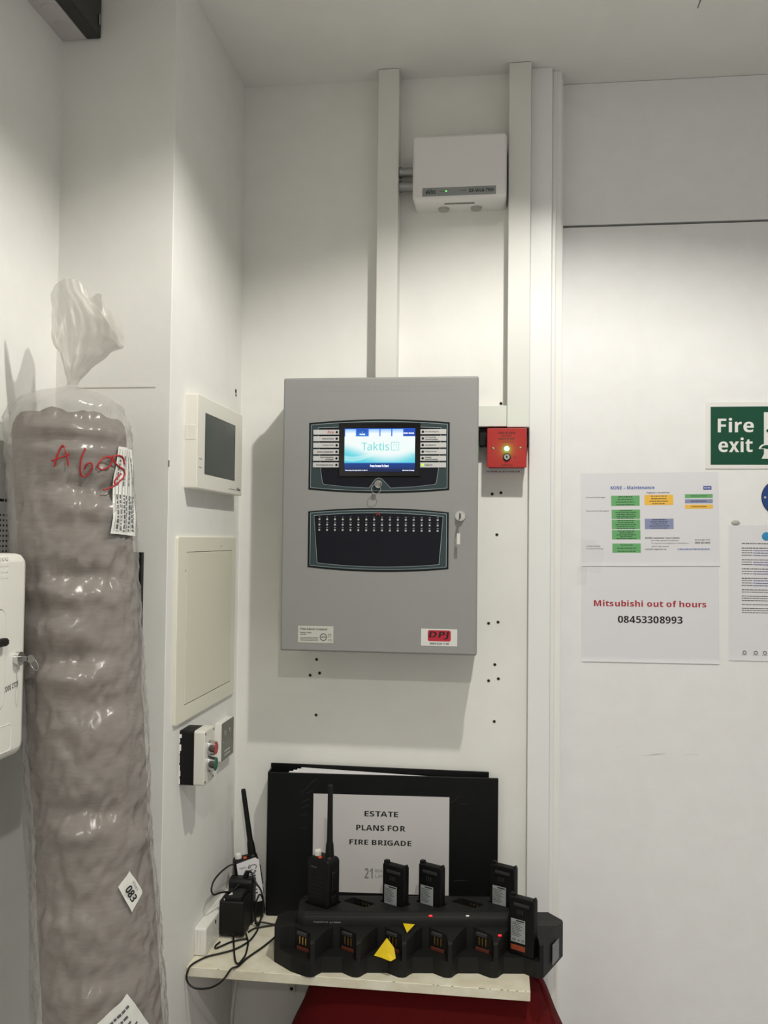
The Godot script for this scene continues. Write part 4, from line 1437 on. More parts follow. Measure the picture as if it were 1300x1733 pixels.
func clear_tape() -> StandardMaterial3D:
	if mats.has("clear_tape"):
		return mats.clear_tape
	var m := mat("clear_tape", Color(0.9, 0.9, 0.9, 0.03), 0.26, 0.0, 1.0)
	m.transparency = BaseMaterial3D.TRANSPARENCY_ALPHA
	grain(m, null, noise_tex(0.03, 71, Color.BLACK, Color.WHITE, 4), 10.0, 0.3)
	return m

# ------------------------------------------------------------------ shelf and what is under it
func shelf_and_below() -> void:
	var t := thing("wall_shelf", "white painted wooden shelf with chipped front edge in the corner", "shelf", Vector3(0.0, SHELF - 0.018, 0.0))
	var g := Geo.new()
	g.cbox(Vector3(0.0004, 0.0, 0.0004), Vector3(0.6545, 0.018, 0.311), 0.0008)
	var b := part("board", g, grain(mat("shelf_paint", Color(0.93, 0.915, 0.85), 0.45), noise_tex(0.012, 51, Color(0.9, 0.88, 0.83), Color(1, 1, 1), 5), null, 3.0, 0.0), t)
	var rng := RandomNumberGenerator.new()
	rng.seed = 3
	for k in 16:
		var x: float = [0.062, 0.093, 0.15, 0.236, 0.4, 0.475, 0.482, 0.51, 0.56, 0.565, 0.572, 0.58, 0.6, 0.612, 0.628, 0.645][k]
		g = Geo.new()
		var w := rng.randf_range(0.002, 0.007)
		g.cbox(Vector3(x, 0.0170, 0.3099), Vector3(x + w * 0.8, 0.01812, 0.3112), 0.0003)
		part("chip", g, mat("bare_chipboard", Color(0.56, 0.49, 0.39), 0.9), b)
	for x in [0.1295, 0.5]:
		g = Geo.new()
		g.cbox(Vector3(x, -0.175, 0.0), Vector3(x + 0.018, 0.0, 0.003), 0.0005)
		g.cbox(Vector3(x, -0.003, 0.0), Vector3(x + 0.018, 0.0, 0.2), 0.0005)
		var br := part("bracket", g, mats.white_plastic, t)
		g = Geo.new()
		g.cyl(Vector3(x + 0.009, -0.164, 0.003), Vector3(x + 0.009, -0.164, 0.005), 0.004, 0.003, 12)
		part("screw", g, mats.dark_plastic, br)
	# white flex hanging below the shelf
	t = thing("white_flex", "thin white flex hanging in the corner below the shelf", "cable", Vector3(0.0, 0.0, 0.0))
	g = Geo.new()
	g.tube(spline([Vector3(0.024, 0.654, 0.03), Vector3(0.022, 0.6, 0.028), Vector3(0.019, 0.52, 0.03), Vector3(0.01, 0.43, 0.032), Vector3(0.012, 0.3, 0.03), Vector3(0.02, 0.1, 0.03), Vector3(0.022, 0.004, 0.03)]), 0.0032, 8)
	part("lead", g, mats.white_plastic, t)
	# red holdall
	t = thing("red_holdall", "dark red fabric holdall standing on the floor below the shelf", "bag", Vector3(0.455, 0.0, 0.135))
	g = Geo.new()
	g.smooth(1)
	var n := 64
	var nz := FastNoiseLite.new()
	nz.seed = 61
	nz.frequency = 5.0
	var prof := [[0.0, 0.30, 0.11], [0.02, 0.325, 0.115], [0.2, 0.34, 0.12], [0.4, 0.32, 0.12], [0.48, 0.288, 0.118], [0.54, 0.26, 0.116], [0.58, 0.242, 0.113], [0.62, 0.223, 0.1], [0.637, 0.205, 0.07], [0.643, 0.17, 0.03]]
	var pt := func(j: int, i: int) -> Vector3:
		var a := TAU * i / n
		var e := Vector2(signf(cos(a)) * pow(absf(cos(a)), 0.5), signf(sin(a)) * pow(absf(sin(a)), 0.5))
		var p := Vector3(e.x * prof[j][1], prof[j][0], e.y * prof[j][2])
		return p * (1.0 + 0.012 * nz.get_noise_3d(p.x * 4.0, p.y * 4.0, p.z * 4.0)) if j > 0 else p
	for j in prof.size() - 1:
		for i in n:
			g.quad(pt.call(j, i + 1), pt.call(j, i), pt.call(j + 1, i), pt.call(j + 1, i + 1))
	g.flat()
	for i in n:
		g.tri(pt.call(9, i + 1), pt.call(9, i), Vector3(0, 0.645, 0))
		g.tri(pt.call(0, i), pt.call(0, i + 1), Vector3.ZERO)
	part("body", g, grain(mat("red_fabric", Color(0.36, 0.05, 0.06), 0.9, 0.0, 0.3), null, noise_tex(0.1, 62, Color.BLACK, Color.WHITE, 3), 10.0, 0.05), t)
	g = Geo.new()
	g.tube(spline([Vector3(0.215, 0.63, 0.02), Vector3(0.232, 0.602, 0.035), Vector3(0.247, 0.56, 0.05), Vector3(0.275, 0.5, 0.055), Vector3(0.31, 0.42, 0.06)]), 0.005, 6)
	part("strap", g, mats.red_fabric, t)

# ------------------------------------------------------------------ folder
func folder() -> void:
	var t := thing("plans_folder", "large black folder labelled Estate Plans for Fire Brigade standing on the shelf", "folder", Vector3(0.093, SHELF, 0.06), 3.76)
	var leather := grain(mat("folder_black", Color(0.03, 0.036, 0.045), 0.5, 0.0, 0.35), null, noise_tex(0.08, 81, Color.BLACK, Color.WHITE, 3), 16.0, 0.012)
	var g := Geo.new()
	g.cbox(Vector3(0.0, 0.0, -0.004), Vector3(0.503, 0.3115, 0.0), 0.0012)
	var cover := part("front_cover", g, leather, t)
	g = Geo.new()
	g.cbox(Vector3(-0.002, 0.0, -0.053), Vector3(0.002, 0.312, -0.003), 0.001)
	part("spine", g, leather, t)
	g = Geo.new()
	g.t = Transform3D(Basis(Vector3.UP, deg_to_rad(-3.76)), Vector3(-0.004, 0, -0.055))
	g.cbox(Vector3(0.0, 0.0, 0.0), Vector3(0.489, 0.3195, 0.004), 0.0012)
	part("back_cover", g, leather, t)
	for k in 4:   # loose wedge of sheets, fuller at the spine side
		g = Geo.new()
		g.t = Transform3D(Basis(Vector3(0, 0, 1), deg_to_rad(-0.35 - 0.3 * k)), Vector3(0.0, 0.004 * k + 0.0005, 0.0)) * upright()
		var z0 := 0.010 + k * 0.0092
		g.prism(PackedVector2Array([Vector2(0.042 + 0.006 * k, z0), Vector2(0.46 - 0.012 * k, 0.009 + k * 0.0016), Vector2(0.46 - 0.012 * k, 0.0103 + k * 0.0016), Vector2(0.042 + 0.006 * k, z0 + 0.0085)]), 0.0035, 0.3105 - 0.003 * k)
		part("pages", g, mats.paper, t)
	# title sheet under tape
	g = Geo.new()
	g.box(Vector3(0.1005, 0.057, 0.0), Vector3(0.3975, 0.2680, 0.0005))
	var p := part("title_sheet", g, mat("title_paper", Color(0.80, 0.79, 0.79), 0.5), cover)
	letters(p, mats.ink, at(0, 0, 0.0005), [["ESTATE", 0.213, 0.222, 0.2868, 0.2335, true], ["PLANS FOR", 0.1953, 0.1914, 0.3025, 0.2033, true], ["FIRE BRIGADE", 0.1806, 0.1605, 0.316, 0.1714, true]])
	letters(p, mat("logo_grey", Color(0.52, 0.52, 0.52), 0.6), at(0, 0, 0.0005), [["21", 0.2145, 0.0882, 0.2325, 0.1105, true], ["WAPPING", 0.2365, 0.1016, 0.288, 0.109], ["LANE", 0.238, 0.09, 0.2635, 0.098]])
	g = Geo.new()
	for q in [[0.072, 0.266, 0.083, 0.277], [0.083, 0.277, 0.100, 0.2955], [0.100, 0.2955, 0.111, 0.3], [0.074, 0.2486, 0.094, 0.256], [0.071, 0.22, 0.09, 0.222], [0.075, 0.235, 0.092, 0.243], [0.07, 0.19, 0.088, 0.194], [0.085, 0.268, 0.1, 0.274], [0.42, 0.254, 0.44, 0.254], [0.401, 0.255, 0.42, 0.271], [0.407, 0.0888, 0.44, 0.0903], [0.3, 0.2695, 0.395, 0.268]]:
		g.tube([Vector3(q[0], q[1], 0.0009), Vector3((q[0] + q[2]) / 2, (q[1] + q[3]) / 2 + 0.001, 0.0012), Vector3(q[2], q[3], 0.0009)], 0.00045, 5)
	part("tape_creases", g, clear_tape(), cover, "raised creases in the clear tape").set_meta("kind", "stuff")

# ------------------------------------------------------------------ radio charger, radios and batteries
const CHARGER_AT := Vector3(0.2455, SHELF, 0.3165)
const CHARGER_TURN := 7.8

func on_charger(u: float, h: float, v: float) -> Vector3:
	return CHARGER_AT + Basis(Vector3.UP, deg_to_rad(CHARGER_TURN)) * Vector3(u, h, -v)

func csg(parent: Node, called: String, g: Geo, m: Material, op: int) -> void:
	var c := CSGMesh3D.new()
	c.name = called
	c.mesh = g.mesh()
	c.material = m
	c.operation = op
	parent.add_child(c, true)

func charger() -> void:
	var t := thing("radio_charger", "long black multi-bay radio battery charger on the shelf", "charger", CHARGER_AT, CHARGER_TURN)
	var pm: Material = mats.charger_plastic
	var s := 0.0868
	var body := CSGCombiner3D.new()
	body.name = "body"
	# plan outline with a blunt nose under each divider
	var plan := [[-0.076, 0.062], [-0.04, 0.022]]
	for i in 6:
		var u := i * s
		if i > 0:
			plan.append([u - 0.0286, 0.018])
			plan.append([u - 0.018, 0.0085])
		plan.append([u - 0.009, 0.0012])
		plan.append([u, -0.0005])
		plan.append([u + 0.006, 0.002])
		if i < 5:
			plan.append([u + 0.0135, 0.012])
			plan.append([u + 0.0194, 0.018])
	plan.append_array([[0.468, 0.047], [0.4955, 0.092], [0.4965, 0.105], [0.478, 0.155], [-0.058, 0.155], [-0.076, 0.13]])
	var pl := PackedVector2Array()
	for p in plan:
		pl.append(Vector2(p[0], p[1]))
	var g := Geo.new()
	g.t = Transform3D(Basis(Vector3(0, 0, -1), Vector3(0, 1, 0), Vector3(1, 0, 0)), Vector3.ZERO)
	g.prism(PackedVector2Array([Vector2(-0.02, 0.0), Vector2(0.16, 0.0), Vector2(0.16, 0.060), Vector2(0.1, 0.066), Vector2(0.06, 0.0725), Vector2(0.006, 0.0645), Vector2(0.0, 0.061), Vector2(-0.02, 0.059)]), -0.1, 0.52)
	csg(body, "deck", g, pm, CSGShape3D.OPERATION_UNION)
	g = Geo.new()
	g.t = upright()
	g.prism(pl, -0.01, 0.12)
	csg(body, "outline", g, pm, CSGShape3D.OPERATION_INTERSECTION)
	g = Geo.new()
	g.t = upright()
	g.plate(-0.034, 0.056, 0.408, 0.157, 0.02, 0.02, 0.0955, 0.014, 5)
	csg(body, "rear_tier", g, pm, CSGShape3D.OPERATION_UNION)
	# front bays
	for i in 6:
		var u := (i - 1) * s
		g = Geo.new()
		g.t = upright()
		var q := [[u + 0.0065, -0.03], [u + 0.0065, 0.006], [u + 0.026, 0.040], [u + 0.039, 0.0555], [u + 0.052, 0.0555], [u + 0.0845, 0.030], [u + 0.0852, 0.012], [u + 0.0845, -0.03]]
		if i == 0:
			q = [[u + 0.03, -0.03], [u + 0.021, 0.03], [u + 0.0195, 0.048], [u + 0.039, 0.0555], [u + 0.052, 0.0555], [u + 0.0845, 0.030], [u + 0.0852, 0.012], [u + 0.0845, -0.03]]
		var qq := PackedVector2Array()
		for p in q:
			qq.append(Vector2(p[0], p[1]))
		g.prism(qq, 0.0305, 0.2)
		csg(body, "bay", g, pm, CSGShape3D.OPERATION_SUBTRACTION)
	# rear slots
	for i in 6:
		var u := 0.015 + i * 0.073
		g = Geo.new()
		g.t = upright()
		var qq := PackedVector2Array()
		var d := Vector2(0.0246, -0.0179) if i == 0 else Vector2(0.0223, -0.0162)
		var e := Vector2(0.0142, 0.0195) if i == 0 else Vector2(0.0108, 0.009)
		for p in [d + e * 0.86, d * 0.9 + e, -d * 0.9 + e, -d + e * 0.86, -d - e * 0.86, -d * 0.9 - e, d * 0.9 - e, d - e * 0.86]:
			qq.append(Vector2(u, 0.112) + p)
		g.prism(qq, 0.062, 0.2)
		csg(body, "slot", g, pm, CSGShape3D.OPERATION_SUBTRACTION)
	t.add_child(body)
	# bead along the front of the rear tier
	g = Geo.new()
	g.tube([Vector3(-0.016, 0.0915, -0.0618), Vector3(0.392, 0.0915, -0.0618)], 0.0018, 8)
	part("bead", g, pm, t)
	letters(t, mat("raised_print", Color(0.42, 0.42, 0.41), 0.5), Transform3D(Basis(Vector3.RIGHT, deg_to_rad(-35.0)), Vector3(0, 0.079, -0.0552)), [["Hytera", 0.001, -0.0012, 0.028, 0.002, true], ["Li-ion", 0.032, -0.0012, 0.053, 0.002, true]])
	# contacts and the brown strip in each bay and slot
	for i in 6:
		var u := (i - 1) * s
		var w := (Vector2(0.0845, 0.030) - Vector2(0.052, 0.0545)).normalized()
		var nrm := Vector2(-w.y, w.x) * -1.0
		if nrm.y > 0.0:
			nrm = -nrm
		for k in 3:
			var c := Vector2(u + 0.052, 0.0545) + w * (0.0135 + k * 0.0075) + nrm * 0.0008
			g = Geo.new()
			g.t = Transform3D(Basis(Vector3.UP, atan2(nrm.x, -nrm.y)), Vector3(c.x, 0.0, -c.y))
			g.cbox(Vector3(-0.0013, 0.042, -0.001), Vector3(0.0013, 0.057, 0.0012), 0.0004)
			part("contact", g, mats.brass, t)
		g = Geo.new()
		var c2 := Vector2(u + 0.052, 0.0545) + w * 0.021 + nrm * 0.001
		g.t = Transform3D(Basis(Vector3.UP, atan2(nrm.x, -nrm.y)), Vector3(c2.x, 0.0, -c2.y))
		g.cbox(Vector3(-0.015, 0.0308, -0.001), Vector3(0.015, 0.037, 0.0012), 0.0004)
		part("bay_strip", g, mat("strip_brown", Color(0.38, 0.17, 0.11), 0.6), t)
		g = Geo.new()
		g.t = g.t
		var c3 := Vector2(u + 0.052, 0.0545) + w * 0.02 + nrm * 0.001
		g.t = Transform3D(Basis(Vector3.UP, atan2(nrm.x, -nrm.y)), Vector3(c3.x, 0.0, -c3.y))
		g.cbox(Vector3(-0.012, 0.0595, -0.001), Vector3(0.012, 0.0665, 0.004), 0.001)
		part("retaining_lug", g, mat("lug_grey", Color(0.2, 0.2, 0.2), 0.45), t)
		if i in [1, 4]:
			for k in 3:
				g = Geo.new()
				var c := Vector2(0.015 + i * 0.073, 0.112) + Vector2(0.0108, 0.009) * 0.97 + Vector2(0.0223, -0.0162) * (-0.1 + k * 0.27)
				g.t = Transform3D(Basis(Vector3.UP, deg_to_rad(-36.0)), Vector3(c.x, 0.0, -c.y))
				g.cbox(Vector3(-0.0011, 0.07, -0.0003), Vector3(0.0011, 0.0905, 0.0018), 0.0004)
				part("contact", g, mats.brass, t)
	for l in [[0.229, 0.0905, 0.0595, true], [0.3013, 0.0905, 0.0595, false], [0.3599, 0.0685, 0.0248, true]]:
		g = Geo.new()
		g.cbox(Vector3(l[0] - 0.0036, l[1] - 0.0012, -l[2] - 0.001), Vector3(l[0] + 0.0036, l[1] + 0.0022, -l[2] + 0.0014), 0.0009)
		part("status_led", g, glow("led_red", Color(1.0, 0.1, 0.14), 0.9) if l[3] else mat("led_off", Color(0.72, 0.72, 0.7), 0.25), t, "red indicator" if l[3] else "unlit clear indicator")
	# label on the slanted right end
	g = Geo.new()
	var d := (Vector2(0.4955, 0.092) - Vector2(0.44, 0.002)).normalized()
	var base := Vector2(0.44, 0.002) + d * 0.038
	g.t = Transform3D(Basis(Vector3(d.x, 0, -d.y), Vector3.UP, Vector3(d.x, 0, -d.y).cross(Vector3.UP)), Vector3(base.x, 0, -base.y) + Vector3(d.y, 0, d.x) * 0.0032)
	g.cbox(Vector3(0.0, 0.009, 0.0), Vector3(0.036, 0.048, 0.0005), 0.0002)
	part("end_label", g, grain(mat("worn_label", Color(0.62, 0.64, 0.65), 0.4), noise_tex(0.03, 91, Color(0.45, 0.45, 0.45), Color.WHITE, 4), null, 12.0, 0.0), t)
	# yellow warning tape scraps
	var yellow := mat("yellow_tape", Color(0.9, 0.78, 0.1), 0.5)
	scrap([Vector3(0.174, 0.0785, -0.0605), Vector3(0.1979, 0.0755, -0.056), Vector3(0.1819, 0.0712, -0.029)], "small yellow triangular tape scrap on the charger deck", yellow)
	scrap([Vector3(0.1434, 0.062, -0.0278), Vector3(0.157, 0.05, -0.013), Vector3(0.1601, 0.034, -0.0041), Vector3(0.15, 0.032, 0.0036), Vector3(0.134, 0.0328, -0.009), Vector3(0.1188, 0.032, -0.02)], "larger yellow tape scrap hanging into the third front bay", yellow)
	# batteries and radio in the slots
	battery(on_charger(0.161, 0.0622, 0.112), "upright radio battery in rear slot, left of two in front of paper")
	battery(on_charger(0.234, 0.0622, 0.112), "upright radio battery in rear slot, right of two in front of paper")
	battery(on_charger(0.38, 0.0622, 0.112), "upright radio battery in the rightmost rear slot by the folder edge")
	battery(on_charger(0.4050, 0.0309, 0.0298), "upright radio battery with orange strip in the front right bay")
	var r := radio("handheld_radio", "black handheld radio with white knob standing in the charger", on_charger(0.015, 0.0622, 0.112), -28.3)
	var g2 := Geo.new()
	g2.prism(mm([[-25, 6], [-25, 20], [-21, 28], [-13, 22], [-9, 10], [-9, 3]]), 0.0185, 0.0188)
	part("sticker", g2, mat("sticker_grey", Color(0.72, 0.73, 0.68), 0.5), r)
	# second radio standing in the corner behind the plugs
	var r2 := radio("handheld_radio", "black handheld radio with handwritten white label standing in the corner", Vector3(0.0645, SHELF + 0.0045, 0.066), 20.0)
	r2.basis = Basis(Vector3(0, 0, 1), deg_to_rad(9.0)) * r2.basis
	g2 = Geo.new()
	g2.prism(mm([[-21, 30], [-21, 118], [20, 124], [27.6, 118], [27.6, 30]]), 0.0183, 0.0187)
	var lab := part("paper_label", g2, mats.paper, r2)
	g2 = Geo.new()
	var ox := Vector2(0.0375, 0.683)
	for st in [[[0.0624, 0.7938], [0.0583, 0.7896], [0.0604, 0.7868], [0.0645, 0.792], [0.0717, 0.7918], [0.0738, 0.7875], [0.0708, 0.7834]], [[0.0657, 0.7831], [0.0605, 0.7808], [0.0606, 0.7769], [0.0658, 0.7762], [0.0719, 0.7785], [0.0678, 0.7802]], [[0.0596, 0.7728], [0.0699, 0.7744]], [[0.0566, 0.7687], [0.0679, 0.7703], [0.069, 0.7674]], [[0.0577, 0.7638], [0.067, 0.7623], [0.0619, 0.7611]]]:
		var raw := []
		for p in st:
			raw.append(Vector3((p[0] - ox.x) * 1.15 - 0.021, p[1] - ox.y, 0.0188))
		g2.tube(spline(raw, 5), 0.0008, 5)
	part("handwriting", g2, mats.ink, lab)

func scrap(pts: Array, label: String, m: Material) -> void:
	var t := thing("tape_scrap", label, "tape", CHARGER_AT, CHARGER_TURN, "yellow tape scraps on the charger")
	var c := Vector3.ZERO
	for p in pts:
		c += p / pts.size()
	var g := Geo.new()
	var n: Vector3 = (pts[1] - pts[0]).cross(pts[2] - pts[0]).normalized()
	if n.y < 0.0:
		n = -n
	for i in pts.size():
		var a: Vector3 = pts[i]
		var b: Vector3 = pts[(i + 1) % pts.size()]
		g.out_tri(a + n * 0.0004, b + n * 0.0004, c + n * 0.0004, c - n)
		g.out_tri(a, b, c, c + n)
		g.out_quad(a, b, b + n * 0.0004, a + n * 0.0004, c)
	part("tape", g, m, t)

var battery_proto: Node3D

func battery(p: Vector3, label: String) -> void:
	if battery_proto != null:
		var d: Node3D = battery_proto.duplicate()
		d.name = numbered("radio_battery")
		add_child(d)
		d.position = p
		d.set_meta("label", label)
		return
	var t := thing("radio_battery", label, "battery", p, -28.3, "radio batteries in the charger")
	battery_proto = t
	var m: Material = mat("battery_black", Color(0.04, 0.04, 0.04), 0.5, 0.0, 0.35)
	var g := Geo.new()
	g.plate(-0.0268, 0.0, 0.0268, 0.1085, 0.003, -0.008, 0.0075, 0.002)
	part("case", g, m, t)
	g = Geo.new()
	g.cbox(Vector3(-0.0268, 0.106, -0.006), Vector3(-0.017, 0.1135, 0.004), 0.001)
	part("lug", g, m, t)
	g = Geo.new()
	g.cbox(Vector3(0.0225, 0.106, -0.006), Vector3(0.0268, 0.1125, 0.004), 0.001)
	part("lug", g, m, t)
	g = Geo.new()
	g.cbox(Vector3(-0.016, 0.0925, 0.007), Vector3(0.017, 0.0985, 0.0092), 0.0008)
	part("latch_ridge", g, mat("battery_grey", Color(0.17, 0.17, 0.17), 0.4), t)
	for k in 3:
		g = Geo.new()
		g.cbox(Vector3(-0.0085 + k * 0.005, 0.078, 0.0073), Vector3(-0.0065 + k * 0.005, 0.086, 0.0078), 0.0002)
		part("contact_slot", g, mats.battery_grey, t)
	g = Geo.new()
	g.cbox(Vector3(-0.0215, 0.0235, 0.0073), Vector3(0.0085, 0.0675, 0.0078), 0.0001)
	var l := part("rating_label", g, mat("battery_label", Color(0.60, 0.62, 0.62), 0.45), t)
	var rng := RandomNumberGenerator.new()
	rng.seed = 15
	g = Geo.new()
	g.box(Vector3(-0.011, 0.0635, 0.0078), Vector3(0.0065, 0.0658, 0.008))
	for k in 9:
		g.print_lines(rng, -0.0195, rng.randf_range(-0.006, 0.0065), 0.0605 - k * 0.0031, 0.0017, 0.0078)
	part("small_print", g, mats.ink, l)
	letters(l, mats.ink, at(0, 0, 0.0078), [["CE", -0.0185, 0.026, -0.0115, 0.0305, true]])
	g = Geo.new()
	g.ring(Vector3(0.0035, 0.0285, 0.0079), Vector3(0, 0, 1), 0.0023, 0.0004, 10, 4)
	g.ring(Vector3(-0.005, 0.0285, 0.0079), Vector3(0, 0, 1), 0.002, 0.0004, 4, 4)
	part("symbols", g, mats.ink, l)
	g = Geo.new()
	g.cbox(Vector3(-0.0215, 0.0085, 0.0073), Vector3(0.0085, 0.0185, 0.0079), 0.0002)
	part("orange_strip", g, mat("battery_orange", Color(0.56, 0.24, 0.13), 0.5), t, "orange strip")

func radio(called: String, label: String, p: Vector3, turn: float) -> Node3D:
	var t := thing(called, label, "radio", p, turn, "handheld radios")
	var m: Material = mat("radio_black", Color(0.045, 0.046, 0.045), 0.5, 0.0, 0.35)
	var g := Geo.new()
	g.plate(-0.0275, 0.0, 0.0275, 0.124, 0.008, -0.0175, 0.0175, 0.005)
	part("body", g, m, t)
	g = Geo.new()
	g.plate(-0.0235, 0.02, 0.0235, 0.117, 0.006, 0.017, 0.0185, 0.001)
	var f := part("front_panel", g, mat("radio_panel", Color(0.055, 0.055, 0.055), 0.55, 0.0, 0.35), t)
	for k in 6:
		g = Geo.new()
		g.cbox(Vector3(-0.016, 0.048 + k * 0.0075, 0.0183), Vector3(0.016, 0.0505 + k * 0.0075, 0.019), 0.0003)
		part("grille_bar", g, mats.dark_plastic, f)
	letters(f, mat("radio_print", Color(0.36, 0.36, 0.35), 0.5), at(0, 0, 0.0186), [["Hytera", -0.0155, 0.1045, -0.002, 0.109, true]])
	g = Geo.new()
	g.lathe([[0.0115, 0.118], [0.0105, 0.127], [0.0085, 0.1285]], 20, Vector3(0.015, 0, 0.0))
	g.lathe([[0.0088, 0.1285], [0.0088, 0.132], [0.0078, 0.15], [0.0062, 0.158], [0.0056, 0.2], [0.0052, 0.2655], [0.0042, 0.269], [0.0, 0.2698]], 16, Vector3(0.0155, 0, -0.001))
	part("antenna", g, mats.dark_plastic, t)
	g = Geo.new()
	var k := Vector3(-0.0145, 0, 0.0)
	g.lathe([[0.0072, 0.1225], [0.0076, 0.126], [0.0076, 0.133], [0.0066, 0.1355], [0.0, 0.136]], 12, k)
	part("volume_knob", g, mat("knob_white", Color(0.86, 0.86, 0.83), 0.4), t)
	g = Geo.new()
	g.lathe([[0.004, 0.1235], [0.0038, 0.1265], [0.0, 0.1272]], 12, Vector3(-0.001, 0, 0.009))
	part("emergency_button", g, mat("button_orange", Color(0.85, 0.28, 0.12), 0.4), t)
	g = Geo.new()
	g.cbox(Vector3(0.027, 0.06, -0.007), Vector3(0.0305, 0.1, 0.007), 0.0015)
	g.cbox(Vector3(0.027, 0.038, -0.006), Vector3(0.0298, 0.052, 0.006), 0.0012)
	part("talk_key", g, mats.dark_plastic, t)
	g = Geo.new()
	g.cbox(Vector3(-0.026, 0.004, -0.0205), Vector3(0.026, 0.105, -0.0172), 0.001)
	part("battery_pack", g, mats.dark_plastic, t)
	return t

# ------------------------------------------------------------------ socket strip, adapters and cables
func power_and_cables() -> void:
	var t := thing("socket_strip", "white four-way socket strip standing on edge against the pier", "socket strip", Vector3(0.0006, SHELF, 0.2665))
	var f := facing_right(Vector3.ZERO)
	var housing := CSGCombiner3D.new()
	housing.name = "housing"
	var g := Geo.new()
	g.t = f
	g.plate(0.0, 0.0, 0.235, 0.055, 0.005, 0.0, 0.0235, 0.003)
	csg(housing, "shell", g, mats.white_plastic, CSGShape3D.OPERATION_UNION)
	for k in 4:   # three pin holes to each outlet
		var x := 0.036 + k * 0.052
		for q in [[x - 0.002, 0.034, x + 0.002, 0.042], [x - 0.014, 0.0165, x - 0.008, 0.0205], [x + 0.008, 0.0165, x + 0.014, 0.0205]]:
			g = Geo.new()
			g.t = f
			g.box(Vector3(q[0], q[1], 0.01), Vector3(q[2], q[3], 0.03))
			csg(housing, "pin_hole", g, mats.white_plastic, CSGShape3D.OPERATION_SUBTRACTION)
	for z in [0.006, 0.0118]:
		g = Geo.new()
		g.t = f
		g.box(Vector3(-0.01, 0.006, z), Vector3(0.0006, 0.049, z + 0.0007))
		csg(housing, "seam", g, mats.white_plastic, CSGShape3D.OPERATION_SUBTRACTION)
	t.add_child(housing)
	g = Geo.new()
	g.t = f
	g.cbox(Vector3(0.058, 0.040, 0.0228), Vector3(0.064, 0.047, 0.0242), 0.0005)
	part("switch", g, mats.dark_plastic, t)
	# power adapters plugged into it
	t = thing("power_adapter", "large black plug-in power adapter on the socket strip", "adapter", Vector3(0.0245, SHELF + 0.002, 0.178))
	g = Geo.new()
	g.t = Transform3D(f.basis, Vector3.ZERO)
	g.plate(-0.004, 0.004, 0.05, 0.074, 0.004, 0.0, 0.052, 0.004)
	part("case", g, mats.black_plastic, t)
	g = Geo.new()
	g.cbox(Vector3(0.008, 0.0735, -0.046), Vector3(0.046, 0.083, 0.0), 0.002)
	part("shoulder", g, mats.black_plastic, t)
	g = Geo.new()
	g.cbox(Vector3(0.0015, 0.02, -0.008), Vector3(0.004, 0.06, 0.0042), 0.001)
	part("edge_rib", g, mats.dark_plastic, t)
	t = thing("power_adapter", "smaller black adapter behind the large one, in the corner", "adapter", Vector3(0.0245, SHELF + 0.001, 0.118))
	g = Geo.new()
	g.t = Transform3D(f.basis, Vector3.ZERO)
	g.plate(0.0, 0.0, 0.034, 0.096, 0.01, 0.0, 0.052, 0.006)
	part("case", g, mats.black_plastic, t)
	g = Geo.new()
	g.cyl(Vector3(0.03, 0.09, -0.017), Vector3(0.036, 0.108, -0.017), 0.007, 0.005, 12)
	part("cord_grip", g, mats.dark_plastic, t)
	# white tag on the lead
	t = thing("cable_tag", "small crumpled white paper tag on the lead above the strip", "tag", Vector3(0.0, 0.0, 0.0))
	g = Geo.new()
	g.tri(Vector3(0.032, 0.752, 0.178), Vector3(0.04, 0.735, 0.176), Vector3(0.047, 0.763, 0.168))
	g.tri(Vector3(0.04, 0.735, 0.176), Vector3(0.052, 0.742, 0.166), Vector3(0.047, 0.763, 0.168))
	g.tri(Vector3(0.032, 0.7518, 0.1776), Vector3(0.047, 0.7628, 0.1676), Vector3(0.04, 0.7348, 0.1756))
	g.tri(Vector3(0.04, 0.7348, 0.1756), Vector3(0.047, 0.7628, 0.1676), Vector3(0.052, 0.7418, 0.1656))
	part("paper", g, mats.paper, t)
	# black leads
	var y := SHELF + 0.0026
	lead("black lead looping over the front left shelf edge to the charger", [Vector3(0.094, y, 0.135), Vector3(0.094, y, 0.165), Vector3(0.09, y, 0.195), Vector3(0.073, y, 0.231), Vector3(0.049, y, 0.253), Vector3(0.03, y, 0.268), Vector3(0.016, y, 0.290), Vector3(0.009, y, 0.31), Vector3(0.006, 0.670, 0.3165), Vector3(0.004, 0.656, 0.319), Vector3(0.011, 0.644, 0.32), Vector3(0.026, 0.638, 0.32), Vector3(0.05, 0.641, 0.32), Vector3(0.068, 0.65, 0.319), Vector3(0.08, 0.662, 0.3185), Vector3(0.091, 0.6775, 0.315), Vector3(0.1, y, 0.298), Vector3(0.108, y, 0.262), Vector3(0.125, y, 0.215), Vector3(0.135, y, 0.18), Vector3(0.145, y + 0.004, 0.157), Vector3(0.16, y + 0.01, 0.15)])
	lead("black lead hanging in a narrow loop in front of the power adapter", [Vector3(0.052, 0.69, 0.178), Vector3(0.056, y + 0.004, 0.185), Vector3(0.066, y, 0.215), Vector3(0.079, y, 0.255), Vector3(0.09, y, 0.283), Vector3(0.098, y + 0.001, 0.29), Vector3(0.102, y + 0.003, 0.275), Vector3(0.101, y + 0.002, 0.25), Vector3(0.0945, y + 0.005, 0.21), Vector3(0.087, y, 0.187), Vector3(0.079, 0.683, 0.174)])
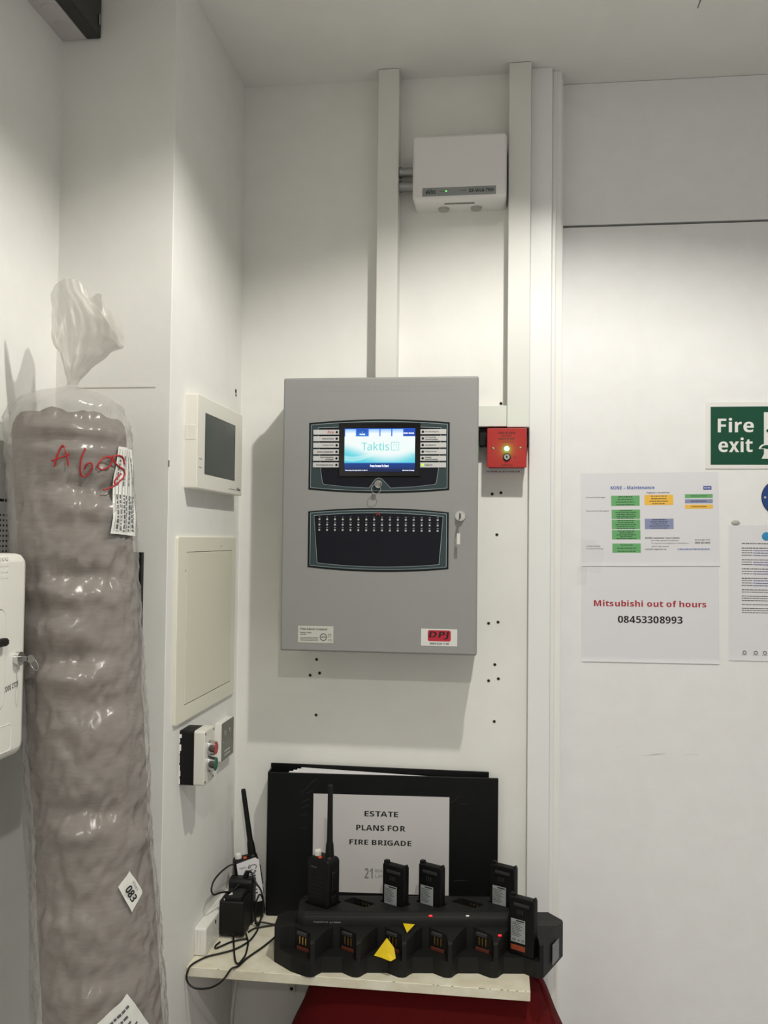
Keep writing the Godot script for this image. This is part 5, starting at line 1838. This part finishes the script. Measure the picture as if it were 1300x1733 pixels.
	lead("black lead running along the folder foot to the charger", [Vector3(0.078, y, 0.15), Vector3(0.085, y, 0.133), Vector3(0.097, y, 0.124), Vector3(0.118, y, 0.112), Vector3(0.141, y, 0.099), Vector3(0.17, y, 0.094), Vector3(0.2, y, 0.1)])
	lead("second black lead crossing in front of the folder foot", [Vector3(0.082, y + 0.004, 0.118), Vector3(0.096, y + 0.005, 0.112), Vector3(0.12, y, 0.106), Vector3(0.15, y, 0.112), Vector3(0.18, y, 0.118)])
	lead("black lead arching from the corner radio over the socket strip", [Vector3(0.03, 0.79, 0.082), Vector3(0.027, 0.8, 0.122), Vector3(0.024, 0.805, 0.175), Vector3(0.022, 0.802, 0.215), Vector3(0.022, 0.79, 0.23), Vector3(0.024, 0.777, 0.222), Vector3(0.028, 0.772, 0.2), Vector3(0.032, 0.765, 0.175), Vector3(0.04, 0.757, 0.15), Vector3(0.05, 0.764, 0.128)])
	lead("black lead coiled beside the power adapters", [Vector3(0.056, 0.78, 0.10), Vector3(0.07, 0.784, 0.108), Vector3(0.084, 0.766, 0.118), Vector3(0.095, 0.752, 0.12), Vector3(0.1015, 0.733, 0.121), Vector3(0.1, 0.71, 0.122), Vector3(0.096, 0.69, 0.122), Vector3(0.089, 0.6765, 0.12), Vector3(0.0835, 0.695, 0.118), Vector3(0.085, 0.724, 0.117), Vector3(0.092, 0.74, 0.114), Vector3(0.099, 0.725, 0.112), Vector3(0.098, 0.7, 0.111), Vector3(0.092, 0.681, 0.11), Vector3(0.088, y, 0.104)])
	lead("short black lead doubled under the power adapter", [Vector3(0.034, 0.676, 0.205), Vector3(0.03, y, 0.222), Vector3(0.034, y, 0.232), Vector3(0.043, y, 0.22), Vector3(0.058, y, 0.198), Vector3(0.083, y, 0.181)])

func lead(label: String, pts: Array) -> void:
	var t := thing("power_lead", label, "cable", Vector3(0.0, 0.0, 0.0), 0.0, "black leads on the shelf")
	var g := Geo.new()
	g.tube(spline(pts, 6), 0.0019, 7)
	part("lead", g, mats.cable, t)
